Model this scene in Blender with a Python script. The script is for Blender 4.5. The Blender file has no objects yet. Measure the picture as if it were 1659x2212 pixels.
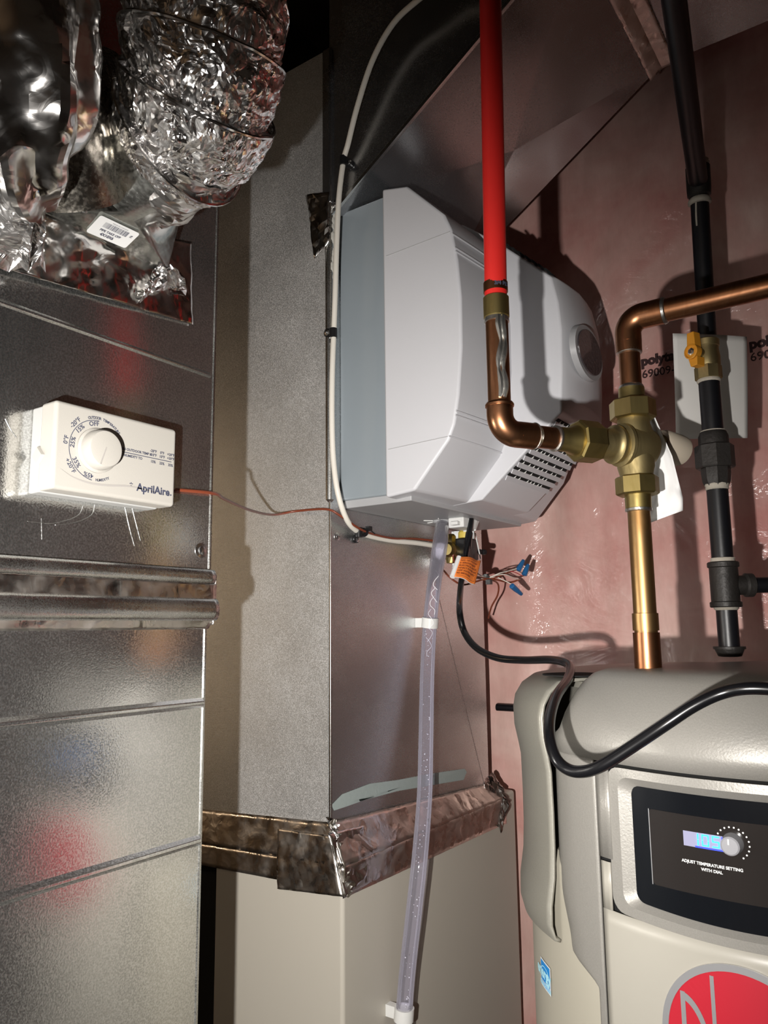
import bpy, bmesh, math, random
from math import sin, cos, tan, atan, atan2, radians, pi, sqrt, hypot
from mathutils import Vector, Matrix, noise, Quaternion
random.seed(7)
SC = bpy.context.scene
COL = SC.collection
# ------------------------------------------------------------------ camera
FPX, YAW, PITCH, ROLL = 1660.0, radians(34.9), atan(250/1660.0), 0.0111
CAM = Vector((0, 0, 1.6))
FW = Vector((cos(PITCH)*cos(YAW), cos(PITCH)*sin(YAW), sin(PITCH)))
_r0 = Vector((sin(YAW), -cos(YAW), 0)); _u0 = _r0.cross(FW)
RT = _r0*cos(ROLL) - _u0*sin(ROLL)
UP = _u0*cos(ROLL) + _r0*sin(ROLL)
cd = bpy.data.cameras.new('camera'); co = bpy.data.objects.new('camera', cd); COL.objects.link(co)
M = Matrix.Identity(4)
for i in range(3):
    M[i][0] = RT[i]; M[i][1] = UP[i]; M[i][2] = -FW[i]; M[i][3] = CAM[i]
co.matrix_world = M
cd.sensor_fit = 'VERTICAL'; cd.sensor_height = 24.0; cd.lens = 24.0*FPX/2212.0
cd.clip_start = 0.01; cd.clip_end = 50
SC.camera = co
# ------------------------------------------------------------------ world, lights, exposure
w = bpy.data.worlds.new('world'); SC.world = w; w.use_nodes = True
w.node_tree.nodes['Background'].inputs[0].default_value = (0.9, 0.84, 0.78, 1)
w.node_tree.nodes['Background'].inputs[1].default_value = 0.05
SC.view_settings.view_transform = 'Standard'; SC.view_settings.look = 'None'
SC.view_settings.exposure = 0.14; SC.view_settings.gamma = 1.0; SC.view_settings.use_curve_mapping = False
LPOS = CAM - RT*0.10 - UP*0.07
ld = bpy.data.lights.new('flashlight', 'SPOT'); lo = bpy.data.objects.new('flashlight', ld); COL.objects.link(lo)
ld.energy = 62; ld.shadow_soft_size = 0.006; ld.spot_size = radians(102); ld.spot_blend = 1.0
ld.color = (1.0, 0.965, 0.92)
_aim = (FW - RT*0.05 - UP*0.20).normalized()
lo.location = LPOS; lo.rotation_mode = 'QUATERNION'; lo.rotation_quaternion = _aim.to_track_quat('-Z', 'Y')
# added dim warm fill behind the camera, for ambient light and reflections
bd = bpy.data.lights.new('warm_room_fill', 'POINT'); bo = bpy.data.objects.new('warm_room_fill', bd); COL.objects.link(bo)
bd.energy = 5; bd.shadow_soft_size = 0.05; bd.color = (1.0, 0.78, 0.55); bo.location = (-1.2, 0.7, 2.15)

# added unseen warm fill behind the return duct, lighting the gap beside the plenum
b2 = bpy.data.lights.new('warm_gap_fill', 'POINT'); o2 = bpy.data.objects.new('warm_gap_fill', b2); COL.objects.link(o2)
b2.energy = 3.6; b2.shadow_soft_size = 0.05; b2.color = (1.0, 0.74, 0.48); o2.location = (0.15, 1.85, 1.75)

cy = SC.cycles
cy.max_bounces = 6; cy.diffuse_bounces = 3; cy.glossy_bounces = 4; cy.transmission_bounces = 4; cy.transparent_max_bounces = 8
cy.caustics_reflective = True; cy.caustics_refractive = False
cy.use_adaptive_sampling = True; cy.adaptive_threshold = 0.06
# ------------------------------------------------------------------ helpers
def U(px, py, x=None, y=None, z=None, d=None):
    """point of the place seen at a pixel of the photograph, on a known plane of the place"""
    v = FW + RT*((px-829.5)/FPX) - UP*((py-1106)/FPX)
    if d is not None: t = d
    elif x is not None: t = (x-CAM.x)/v.x
    elif y is not None: t = (y-CAM.y)/v.y
    else: t = (z-CAM.z)/v.z
    return CAM + v*t
def row(p):
    q = Vector(p)-CAM
    return 1106 - FPX*q.dot(UP)/q.dot(FW)
def zat(xy, py):
    a, b = 0.2, 3.4
    for _ in range(40):
        m = (a+b)/2
        if row((xy[0], xy[1], m)) > py: a = m
        else: b = m
    return a
def link(o, parent=None):
    COL.objects.link(o)
    if parent is not None:
        o.parent = parent
        o.matrix_parent_inverse = Matrix.Translation(parent_loc(parent)).inverted()
    return o
def parent_loc(p):
    v = Vector(p.location)
    return v if p.parent is None else v
def thing(name, label, cat, loc, group=None):
    o = bpy.data.objects.new(name, None); o.empty_display_size = 0.02; o.location = loc
    COL.objects.link(o); tag(o, label, cat, group); return o
def tag(o, label, cat, group=None, kind=None):
    if label: o['label'] = label
    if cat: o['category'] = cat
    if group: o['group'] = group
    if kind: o['kind'] = kind
    return o
class MB:
    def __init__(s): s.v = []; s.f = []
    def add(s, vs, fs):
        n = len(s.v); s.v += [tuple(v) for v in vs]; s.f += [tuple(n+i for i in f) for f in fs]; return s
    def box(s, a, b):
        x0, y0, z0 = a; x1, y1, z1 = b
        return s.add([(x0,y0,z0),(x1,y0,z0),(x1,y1,z0),(x0,y1,z0),(x0,y0,z1),(x1,y0,z1),(x1,y1,z1),(x0,y1,z1)],
            [(0,3,2,1),(4,5,6,7),(0,1,5,4),(1,2,6,5),(2,3,7,6),(3,0,4,7)])
    def obox(s, c, ax, ay, az):
        """oriented box: centre and three half-axis vectors"""
        c = Vector(c); P = []
        for k in (-1,1):
            for i, j in ((-1,-1),(1,-1),(1,1),(-1,1)): P.append(c+ax*i+ay*j+az*k)
        return s.add(P, [(0,3,2,1),(4,5,6,7),(0,1,5,4),(1,2,6,5),(2,3,7,6),(3,0,4,7)])
    def slab(s, pts, n, t):
        """planar polygon given thickness t along n"""
        n = Vector(n).normalized()*t; k = len(pts); A = [Vector(p) for p in pts]; B = [p+n for p in A]
        return s.add(A+B, [tuple(range(k))[::-1], tuple(range(k, 2*k))]+[(i,(i+1)%k,k+(i+1)%k,k+i) for i in range(k)])
    def lathe(s, o, d, prof, seg=32, phase=0.0, caps=True):
        o = Vector(o); d = Vector(d).normalized()
        a = d.orthogonal().normalized() if abs(d.z) < .99 else Vector((1,0,0)); b = d.cross(a)
        V = []
        for t, r in prof:
            for i in range(seg):
                th = 2*pi*i/seg+phase; V.append(o+d*t+(a*cos(th)+b*sin(th))*r)
        F = []
        for j in range(len(prof)-1):
            for i in range(seg):
                F.append((j*seg+i, j*seg+(i+1)%seg, (j+1)*seg+(i+1)%seg, (j+1)*seg+i))
        if caps: F += [tuple(range(seg))[::-1], tuple((len(prof)-1)*seg+i for i in range(seg))]
        return s.add(V, F)
    def tube(s, pts, r, seg=12, smooth=6, caps=True, rf=None, closed=False):
        P = spline(pts, smooth) if smooth > 1 else [Vector(p) for p in pts]
        n = len(P); T = [(P[min(i+1,n-1)]-P[max(i-1,0)]).normalized() for i in range(n)]
        a = T[0].orthogonal().normalized(); V = []
        for i in range(n):
            a = (a - T[i]*a.dot(T[i])).normalized(); b = T[i].cross(a)
            rr = r if rf is None else rf(i/(n-1.0))
            for k in range(seg):
                th = 2*pi*k/seg; V.append(P[i]+(a*cos(th)+b*sin(th))*rr)
        F = []
        for j in range(n-1):
            for i in range(seg):
                F.append((j*seg+i, j*seg+(i+1)%seg, (j+1)*seg+(i+1)%seg, (j+1)*seg+i))
        if caps: F += [tuple(range(seg))[::-1], tuple((n-1)*seg+i for i in range(seg))]
        return s.add(V, F)
    def sphere(s, c, r, n=8, sc=(1,1,1)):
        c = Vector(c); prof = [(-cos(pi*i/n)*r, max(sin(pi*i/n)*r, 1e-5)) for i in range(n+1)]
        k = len(s.v); s.lathe(c, (0,0,1), prof, n*2)
        for i in range(k, len(s.v)):
            q = s.v[i]; s.v[i] = (c.x+(q[0]-c.x)*sc[0], c.y+(q[1]-c.y)*sc[1], c.z+(q[2]-c.z)*sc[2])
        return s
    def build(s, name, mat, parent=None, smooth=35, bevel=0, segs=2, kind=None, fix=True):
        me = bpy.data.meshes.new(name); me.from_pydata(s.v, [], s.f); me.update()
        if fix:
            bm = bmesh.new(); bm.from_mesh(me); bmesh.ops.recalc_face_normals(bm, faces=bm.faces); bm.to_mesh(me); bm.free()
        me.materials.append(mat)
        if smooth:
            me.shade_smooth(); me.set_sharp_from_angle(angle=radians(smooth))
        o = bpy.data.objects.new(name, me); link(o, parent)
        if bevel:
            m = o.modifiers.new('bevel', 'BEVEL'); m.width = bevel; m.segments = segs; m.limit_method = 'ANGLE'; m.angle_limit = radians(25)
            m.harden_normals = True
        if kind: o['kind'] = kind
        return o
def spline(pts, k=6):
    P = [Vector(p) for p in pts]; n = len(P)
    if n < 3:
        return [P[0].lerp(P[1], i/float(k)) for i in range(k+1)]
    out = []
    for i in range(n-1):
        p0 = P[i-1] if i else P[0]*2-P[1]; p1, p2 = P[i], P[i+1]; p3 = P[i+2] if i+2 < n else P[-1]*2-P[-2]
        for j in range(k):
            t = j/float(k)
            out.append(0.5*((2*p1)+(p2-p0)*t+(2*p0-5*p1+4*p2-p3)*t*t+(3*p1-p0-3*p2+p3)*t**3))
    out.append(P[-1]); return out
def text_mesh(body, size, extrude=0.0, bold=0.0, align='CENTER'):
    c = bpy.data.curves.new('t', 'FONT'); c.body = body; c.size = size; c.extrude = extrude; c.offset = bold
    c.align_x = align; c.align_y = 'CENTER'; c.resolution_u = 3
    o = bpy.data.objects.new('t', c); COL.objects.link(o)
    dg = bpy.context.evaluated_depsgraph_get(); me = bpy.data.meshes.new_from_object(o.evaluated_get(dg))
    V = [v.co.copy() for v in me.vertices]; F = [tuple(p.vertices) for p in me.polygons]
    bpy.data.objects.remove(o); bpy.data.curves.remove(c); bpy.data.meshes.remove(me)
    return V, F
def lettering(mb, body, size, fn, bold=0.0, align='CENTER', rot=0.0, at=(0,0)):
    """text laid in a plane through fn(u, v) -> world point"""
    V, F = text_mesh(body, size, 0, bold, align)
    cr, sr = cos(rot), sin(rot)
    mb.add([fn(at[0]+v.x*cr-v.y*sr, at[1]+v.x*sr+v.y*cr) for v in V], F); return mb

# ------------------------------------------------------------------ materials
class NT:
    def __init__(s, name):
        s.m = bpy.data.materials.new(name); s.m.use_nodes = True; s.t = s.m.node_tree; s.b = s.t.nodes['Principled BSDF']
        s.tc = None
    def n(s, typ, **k):
        nd = s.t.nodes.new(typ)
        for a, v in k.items():
            if a in nd.inputs: nd.inputs[a].default_value = v
            else: setattr(nd, a, v)
        return nd
    def l(s, a, b): s.t.links.new(a, b)
    def coords(s, scale=(1,1,1), rot=(0,0,0)):
        tc = s.n('ShaderNodeTexCoord'); mp = s.n('ShaderNodeMapping'); mp.inputs['Scale'].default_value = scale; mp.inputs['Rotation'].default_value = rot
        s.l(tc.outputs['Object'], mp.inputs[0]); return mp.outputs[0]
    def noise(s, scale, vec=None, detail=3, rough=.5, dist=0):
        nd = s.n('ShaderNodeTexNoise'); nd.inputs['Scale'].default_value = scale; nd.inputs['Detail'].default_value = detail
        nd.inputs['Roughness'].default_value = rough; nd.inputs['Distortion'].default_value = dist
        s.l(vec if vec is not None else s.coords(), nd.inputs['Vector']); return nd.outputs['Fac']
    def ramp(s, fac, a, b, c0=(0,0,0,1), c1=(1,1,1,1)):
        r = s.n('ShaderNodeValToRGB'); e = r.color_ramp.elements; e[0].position = a; e[1].position = b
        e[0].color = c0; e[1].color = c1; s.l(fac, r.inputs[0]); return r.outputs[0]
    def mapr(s, fac, a, b, c, d):
        r = s.n('ShaderNodeMapRange'); s.l(fac, r.inputs[0])
        for i, v in zip((1,2,3,4), (a,b,c,d)): r.inputs[i].default_value = v
        return r.outputs[0]
    def bump(s, h, strength, dist=.001, prev=None, target='Normal'):
        b = s.n('ShaderNodeBump'); b.inputs['Strength'].default_value = strength; b.inputs['Distance'].default_value = dist
        s.l(h, b.inputs['Height'])
        if prev is not None: s.l(prev, b.inputs['Normal'])
        s.l(b.outputs[0], s.b.inputs[target]); return b.outputs[0]
    def set(s, **k):
        for a, v in k.items():
            key = {'base':'Base Color','rough':'Roughness','metal':'Metallic','coat':'Coat Weight','coatr':'Coat Roughness','spec':'Specular IOR Level','trans':'Transmission Weight','ior':'IOR','sss':'Subsurface Weight','aniso':'Anisotropic'}[a]
            if key == 'Base Color': v = tuple(v)+(1,)
            s.b.inputs[key].default_value = v
        return s
def plain(name, col, rough=.5, metal=0, grain=0, coat=0, bscale=300, var=0):
    t = NT(name).set(base=col, rough=rough, metal=metal, coat=coat)
    if var:
        f = t.noise(9, detail=5); c1 = tuple(min(1, c*(1+var)) for c in col)+(1,); c0 = tuple(c*(1-var) for c in col)+(1,)
        t.l(t.ramp(f, .35, .65, c0, c1), t.b.inputs['Base Color'])
    if grain: t.bump(t.noise(bscale, detail=2), grain, .0006)
    return t.m
def galv(name, col=(.56,.57,.58), r0=.16, r1=.42, scale=420, brushed=None, spangle=.35, metal=1.0):
    t = NT(name).set(metal=metal)
    v = t.coords(); f = t.noise(scale, v, detail=2, rough=.6)
    big = t.noise(7, v, detail=3, rough=.65)
    c = t.ramp(f, .38, .66, tuple(x*(1-spangle) for x in col)+(1,), tuple(min(1,x*(1+spangle)) for x in col)+(1,))
    mx = t.n('ShaderNodeMixRGB', blend_type='MULTIPLY'); mx.inputs[0].default_value = .6
    t.l(c, mx.inputs[1]); t.l(t.ramp(big, .3, .7, (.80,.80,.80,1), (1,1,1,1)), mx.inputs[2]); t.l(mx.outputs[0], t.b.inputs['Base Color'])
    ra = t.mapr(f, .35, .65, r0, r1)
    rb = t.mapr(big, .35, .7, -.02, .07)
    ad = t.n('ShaderNodeMath', operation='ADD'); t.l(ra, ad.inputs[0]); t.l(rb, ad.inputs[1]); t.l(ad.outputs[0], t.b.inputs['Roughness'])
    nb = None
    nb = t.bump(t.noise(2.6, v, detail=2), .25, .02)
    nb = t.bump(f, .16, .0005, nb)
    if brushed:
        vs = t.coords(brushed); t.bump(t.noise(60, vs, detail=3, rough=.7), .35, .0006, nb)
    return t.m
def foil(name, col=(.86,.85,.84), rough=.13, s1=28, s2=90, b=.8):
    t = NT(name).set(base=col, metal=1.0, rough=rough)
    v = t.coords()
    dn = t.n('ShaderNodeTexNoise'); dn.inputs['Scale'].default_value = 14; t.l(v, dn.inputs['Vector'])
    ma = t.n('ShaderNodeMixRGB'); ma.blend_type = 'LINEAR_LIGHT'; ma.inputs[0].default_value = .12; t.l(v, ma.inputs[1]); t.l(dn.outputs['Color'], ma.inputs[2])
    nb = None
    for sc, st, di in ((s1, b, .006), (s2, b*.7, .0016)):
        vo = t.n('ShaderNodeTexVoronoi', feature='F1'); vo.distance = 'MANHATTAN'; vo.inputs['Scale'].default_value = sc; t.l(ma.outputs[0], vo.inputs['Vector'])
        nb = t.bump(vo.outputs['Distance'], st, di, nb)
    t.l(t.mapr(t.noise(40, v), .3, .7, rough*.6, rough*1.8), t.b.inputs['Roughness'])
    return t.m
m_galv_l = galv('galvanised_return', (.84,.84,.82), .07, .20, 620, spangle=.20, metal=.97)
m_galv_c = galv('galvanised_plenum', (.72,.73,.73), .13, .27, 700, brushed=(3,3,40), spangle=.14, metal=.95)
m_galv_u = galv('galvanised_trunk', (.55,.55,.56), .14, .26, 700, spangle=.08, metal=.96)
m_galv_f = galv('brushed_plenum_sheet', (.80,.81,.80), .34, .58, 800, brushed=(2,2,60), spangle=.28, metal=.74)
m_bead = galv('galvanised_bead', (.80,.80,.78), .22, .30, 900, spangle=.02)
m_foil = foil('duct_foil', (.92,.90,.89), .19, 26, 80, .55); m_foil_s = foil('smooth_foil', (.80,.78,.76), .15, 9, 30, .22)
m_tape = foil('foil_tape', (.74,.69,.64), .26, 14, 50, .2)
m_cover = plain('humidifier_plastic', (.66,.66,.69), .38, grain=.05, bscale=900)
m_cab = plain('grey_cabinet', (.30,.34,.37), .34, coat=.2)
m_under = plain('cabinet_base_plastic', (.42,.42,.43), .4)
m_black = plain('black_plastic', (.012,.012,.013), .32)
m_void = plain('dark_opening', (.004,.004,.004), .9)
m_blackrub = plain('black_cord_rubber', (.005,.005,.006), .25, coat=.1)
m_white = plain('white_plastic', (.78,.78,.76), .4)
m_cream = plain('humidistat_plastic', (.40,.38,.345), .42, grain=.15, bscale=1400)
m_hbox = plain('back_box_plastic', (.40,.40,.39), .35)
m_print = plain('dark_print', (.05,.055,.09), .6)
m_shadeprint = plain('grey_print', (.33,.31,.29), .6)
m_cable = plain('white_cable_jacket', (.80,.76,.68), .45)
m_brownw = plain('brown_wire_jacket', (.20,.045,.02), .4, coat=.2)
m_red = plain('red_pex', (.62,.022,.018), .36, coat=.15)
def copper(name, base, dark, rough=.22):
    t = NT(name).set(metal=1.0)
    v = t.coords((6,6,2)); f = t.noise(3.5, v, detail=4, rough=.7, dist=.6)
    t.l(t.ramp(f, .36, .68, tuple(dark)+(1,), tuple(base)+(1,)), t.b.inputs['Base Color'])
    t.l(t.mapr(f, .3, .7, rough*1.7, rough), t.b.inputs['Roughness']); return t.m
m_copper = copper('copper', (.50,.245,.13), (.24,.10,.045), .25); m_copper2 = copper('golden_copper', (.56,.37,.18), (.32,.18,.07), .3)
m_solder = plain('solder', (.62,.61,.58), .35, metal=1, grain=.6, bscale=240)
m_brass = copper('brass', (.56,.44,.19), (.30,.23,.085), .3)
m_brassdull = copper('cast_brass', (.50,.40,.20), (.24,.19,.09), .42)
m_iron = plain('black_iron', (.006,.006,.008), .38, grain=.1, bscale=300)
m_cast = plain('malleable_iron', (.026,.023,.021), .5, metal=.3, grain=.9, bscale=220, var=.5)
m_dope = plain('pipe_dope', (.42,.38,.32), .8, grain=1, bscale=200, var=.3)
m_yellow = plain('yellow_handle', (.62,.26,.02), .45, grain=.1)
m_paper = plain('paper', (.72,.70,.67), .7); m_paperw = plain('white_paper', (.84,.83,.82), .6, grain=.4, bscale=60)
m_beigeplug = plain('beige_plastic', (.50,.43,.34), .55)
m_orange = plain('orange_tag', (.92,.24,.04), .6); m_orprint = plain('tag_print', (.22,.05,.015), .7)
m_blue = plain('blue_wire_nut', (.02,.13,.33), .4)
m_coil = plain('yellow_coil', (.72,.55,.10), .45)
m_steel = plain('zinc_screw', (.72,.72,.72), .25, metal=1)
m_furn = NT('furnace_enamel').set(base=(.50,.465,.40), rough=.42); m_furn = m_furn.m
m_mastic = plain('grey_mastic', (.32,.37,.36), .6, grain=.8, bscale=120)
m_seal = plain('pale_sealant', (.55,.53,.48), .6, grain=.8, bscale=150, var=.2)
def whmat(name, col, rough, fleck):
    t = NT(name).set(base=col, rough=rough)
    f = t.noise(900, detail=2); t.l(t.ramp(f, .35, .7, tuple(c*(1-fleck) for c in col)+(1,), tuple(min(1,c*(1+fleck)) for c in col)+(1,)), t.b.inputs['Base Color'])
    t.b.inputs['Metallic'].default_value = .25
    t.bump(t.noise(520, detail=2), .35, .0005); return t.m
m_shroud = whmat('shroud_plastic', (.285,.272,.248), .42, .05)
m_side = whmat('side_shroud_plastic', (.28,.268,.23), .42, .05)
m_door = plain('door_enamel', (.36,.34,.295), .36); m_tank = plain('tank_enamel', (.36,.335,.275), .38)
m_glass = plain('black_glass', (.006,.007,.009), .12, coat=.6); m_glass2 = plain('smoked_window', (.022,.019,.018), .10, coat=.5)
m_knob = plain('grey_knob', (.30,.30,.32), .35)
m_lcdbg = plain('lcd_back', (.27,.27,.40), .4)
def emit(name, col, s):
    t = NT(name).set(base=(.01,.01,.01)); t.b.inputs['Emission Color'].default_value = tuple(col)+(1,); t.b.inputs['Emission Strength'].default_value = s; return t.m
m_lcd = emit('lcd_blue', (.01,.42,1.0), 5.0)
m_lcdglow = emit('lcd_backlight', (.02,.05,.9), 2.0)
m_led = emit('red_indicator', (1,.01,.03), 4)
m_logo = plain('red_badge', (.42,.014,.028), .4); m_silver = plain('silver_badge', (.62,.62,.64), .3, metal=.7)
m_enblue = plain('sticker_blue', (.0,.24,.66), .5); m_encyan = plain('sticker_light', (.45,.82,.95), .5)
m_sticker = plain('sticker_white', (.80,.80,.79), .5)
def clear():
    t = NT('clear_vinyl'); nt = t.t; out = nt.nodes['Material Output']
    tr = t.n('ShaderNodeBsdfTransparent'); tr.inputs[0].default_value = (.955,.95,.985,1)
    t.set(base=(.75,.74,.80), rough=.06, coat=0); t.b.inputs['Specular IOR Level'].default_value = .9
    fr = t.n('ShaderNodeFresnel'); fr.inputs[0].default_value = 1.35
    f2 = t.mapr(fr.outputs[0], 0, .6, .035, .8)
    mx = t.n('ShaderNodeMixShader'); t.l(f2, mx.inputs[0]); t.l(tr.outputs[0], mx.inputs[1]); t.l(t.b.outputs[0], mx.inputs[2]); t.l(mx.outputs[0], out.inputs[0]); return t.m
m_clear = clear()
m_smoke = NT('grey_badge_lens').set(base=(.06,.05,.055), rough=.3, coat=.6)
m_smoke.bump(m_smoke.noise(150, detail=4), .8, .002); m_smoke = m_smoke.m
m_drop = plain('water_bead', (.92,.92,.95), .05)
def barrier():
    t = NT('pink_batt_under_poly')
    v = t.coords(); a = t.noise(3.2, v, detail=5, rough=.62, dist=.4); b = t.noise(26, t.coords((1,1,.35)), detail=4, rough=.7)
    c = t.ramp(a, .30, .70, (.72,.30,.27,1), (.95,.70,.62,1))
    mx = t.n('ShaderNodeMixRGB', blend_type='MULTIPLY'); mx.inputs[0].default_value = .55
    t.l(c, mx.inputs[1]); t.l(t.ramp(b, .3, .7, (.72,.66,.63,1), (1,1,1,1)), mx.inputs[2]); t.l(mx.outputs[0], t.b.inputs['Base Color'])
    t.set(rough=.6, coat=.8, coatr=.2)
    h = t.noise(5, t.coords((1,1,1.6)), detail=5, rough=.55, dist=1.2)
    bb = t.n('ShaderNodeBump'); bb.inputs['Strength'].default_value = .7; bb.inputs['Distance'].default_value = .03; t.l(h, bb.inputs['Height']); t.l(bb.outputs[0], t.b.inputs['Coat Normal'])
    return t.m
m_barrier = barrier()
m_concrete = plain('concrete', (.16,.15,.14), .8, grain=.5, bscale=60, var=.2)
m_wood = plain('dark_joist', (.035,.025,.018), .8, grain=.6, bscale=60, var=.3)
m_ceiling = plain('subfloor', (.06,.045,.03), .85, var=.2)
m_drywall = plain('drywall', (.42,.34,.26), .8, var=.1)
m_wallink = plain('barrier_print', (.05,.02,.02), .6)

# ------------------------------------------------------------------ setting
XW = 1.5
def wall_back():
    ny, nz = 150, 150; y0, y1, z0, z1 = -1.6, 2.3, 0.0, 2.8
    V, F = [], []
    for j in range(nz+1):
        for i in range(ny+1):
            y = y0+(y1-y0)*i/ny; z = z0+(z1-z0)*j/nz
            d = noise.fractal(Vector((0, y*3.0, z*2.0)), .8, 2.1, 4)*.014
            d += abs(noise.noise(Vector((3, y*7+z*2.2, z*1.5-y*3))))*.016
            yy = (y-.02) % .41
            d += .012*math.exp(-((yy-.2)/.03)**2)
            V.append((XW+d, y, z))
    for j in range(nz):
        for i in range(ny):
            a = j*(ny+1)+i; F.append((a, a+ny+1, a+ny+2, a+1))
    mb = MB(); mb.add(V, F)
    n = len(mb.v)
    mb.add([(XW+.12, y0, z0), (XW+.12, y1, z0), (XW+.12, y1, z1), (XW+.12, y0, z1)], [(0,1,2,3)])
    return mb.build('wall_back', m_barrier, smooth=180, fix=False)
wb = wall_back(); wb['kind'] = 'structure'
for nm, a, b, m in (('floor', (-1.8,-1.6,-.1), (XW+.12,2.4,0), m_concrete), ('ceiling', (-1.8,-1.6,2.80), (XW+.12,2.4,2.9), m_ceiling),
                    ('wall_left', (-1.8,2.3,0), (XW+.12,2.4,2.8), m_drywall), ('wall_front', (-1.9,-1.6,0), (-1.8,2.4,2.8), m_drywall), ('wall_right', (-1.8,-1.7,0), (XW+.12,-1.6,2.8), m_concrete)):
    MB().box(a, b).build(nm, m)['kind'] = 'structure'
for k, y in enumerate((-1.3,1.46,1.86)):
    j = MB().box((-1.8, y, 2.62), (XW, y+.04, 2.80)).build('joist', m_wood); tag(j, None, None)
    j.parent = bpy.data.objects['ceiling']
bm_ = MB().box((.80,.93,2.56),(1.46,1.03,2.80)).build('wooden_header', m_wood, bevel=.004)
bm_.parent = bpy.data.objects['ceiling']

# printing on the vapour barrier
def wallprint(px, py, body, size, bold):
    p = U(px, py, x=XW-.004); mb = MB()
    lettering(mb, body, size, lambda u, v: (XW-.012+.0*u, p.y-u, p.z+v), bold, 'LEFT'); return mb
for (px, py) in ((1387,785),(1620,748)):
    a = wallprint(px, py, 'polytarp', .0262, .0014); wallprint_lo = wallprint(px+2, py+28, '69009-CA', .0225, .0002)
    a.add(wallprint_lo.v, wallprint_lo.f)
    o = a.build('printed_text', m_wallink, smooth=0, fix=False); o.parent = wb

# ------------------------------------------------------------------ supply plenum and furnace
X0, Y0, X1 = .898, .727, 1.39
ZB = U(708,1800,x=X0).z      # bottom of plenum
pl = thing('supply_plenum', 'tall galvanised sheet metal plenum standing on the beige furnace behind the humidifier', 'duct', (X0, Y0, ZB))
ZT = 2.80
mb = MB(); mb.box((X0, Y0, ZB-.02), (X1, 1.30, 2.555)); mb.build('duct_body', m_galv_c, pl, bevel=.003)
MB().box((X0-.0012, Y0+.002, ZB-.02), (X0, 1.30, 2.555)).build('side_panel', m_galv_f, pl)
# cross-break creases pressed in the sheet, raised slightly
def ridge(a, b, n, w=.0012, h=.0008):
    a = Vector(a); b = Vector(b); n = Vector(n); t = (b-a).normalized(); s = t.cross(n)*w
    m = MB(); m.add([a-s, a+s, a+n*h, b-s, b+s, b+n*h], [(0,2,5,3),(2,1,4,5),(0,1,2),(3,5,4),(0,3,4,1)]); return m
ridge(U(448,1300,x=X0), U(595,1768,x=X0), (-1,0,0), .0010, .0007).build('crease', m_bead, pl)
ridge(U(948,1290,y=Y0), U(1045,1690,y=Y0), (0,-1,0), .0010, .0004).build('crease', m_galv_c, pl)
# rounded corner seam (drive cleat) and its screws
zc0, zc1 = zat((X0,Y0),1085), zat((X0,Y0),430)
MB().lathe((X0+.0015,Y0+.001,zc0), (0,0,1), [(0,.003),(.004,.0065),(zc1-zc0-.2,.0072),(zc1-zc0,.0078)], 16).build('corner_cleat', m_bead, pl)
MB().box((X0-.0015,Y0-.003,zat((X0,Y0),1800)), (X0+.002,Y0+.0008,zc0)).build('corner_edge', m_bead, pl, bevel=.0008)
MB().box((X0-.006,Y0-.007,zc1-.01), (X0+.018,Y0+.012,2.555)).build('corner_cleat', m_galv_u, pl, bevel=.004)
zs0, zs1 = zat((X0,Y0),600), zat((X0,Y0),440)
seal = MB()
for i in range(26):
    z = zs0+(zs1-zs0)*i/25; seal.sphere((X0+.004+random.uniform(-.002,.003), Y0-.005, z), random.uniform(.004,.007), 5, (1,.6,1.5))
seal.build('sealant', m_seal, pl)
def screw(p, n, parent, r=.0035):
    p = Vector(p); m = MB(); m.lathe(p, n, [(-.002,r*1.9),(0.0006,r*1.9),(.0012,r*1.1),(.0026,r),(.0034,r*.5)], 6 if False else 12)
    return m.build('screw', m_steel, parent)
screw(U(728,1159,y=Y0), (0,-1,0), pl)
# grey mastic smears on the seams
def smear(pts, n, t, mat, parent, name='mastic_smear'):
    m = MB(); n = Vector(n); P = [Vector(p) for p in pts]; k = len(P)
    c = sum(P, Vector())/k
    V = P+[c+(p-c)*.86+n*t for p in P]+[c+n*t]
    F = [(i,(i+1)%k,k+(i+1)%k,k+i) for i in range(k)]+[(k+i,k+(i+1)%k,2*k) for i in range(k)]
    m.add(V, F); return m.build(name, mat, parent)
sp = [(716,1738),(740,1716),(800,1692),(860,1684),(930,1672),(1003,1660),(1008,1668),(1000,1682),(930,1696),(860,1708),(800,1722),(745,1735),(722,1750)]
smear([U(a+random.uniform(-2,2),b+random.uniform(-3,3),y=Y0-.0004) for a,b in sp], (0,-1,0), .0012, m_mastic, pl)
rnd = [(660,880),(672,800),(690,790),(698,860),(693,980),(678,1065),(668,1070),(662,980)]
# loose foil flap and tape round the upper corner
def crumple(fn, nu, nv, amp, freq, thick=.0006, seed=0, off=Vector((0,0,0))):
    """sheet fn(u,v)->(point, normal) pushed out by a faceted noise"""
    V, F = [], []
    for j in range(nv+1):
        for i in range(nu+1):
            p, n = fn(i/nu, j/nv); q = p*freq+Vector((seed,seed*2,0))
            h = abs(noise.noise(q))+.5*abs(noise.noise(q*2.3))+.25*noise.noise(q*5.1)
            V.append(p+n*amp*h)
    for j in range(nv):
        for i in range(nu):
            a = j*(nu+1)+i
            if (i*7+j*3) % 2: F += [(a,a+1,a+nu+2),(a,a+nu+2,a+nu+1)]
            else: F += [(a,a+1,a+nu+1),(a+1,a+nu+2,a+nu+1)]
    return V, F
def quadfn(c00, c10, c11, c01, n):
    A, B, C, D = [Vector(c) for c in (c00,c10,c11,c01)]; n = Vector(n)
    return lambda u, v: ((A*(1-u)+B*u)*(1-v)+(D*(1-u)+C*u)*v, n)
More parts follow.
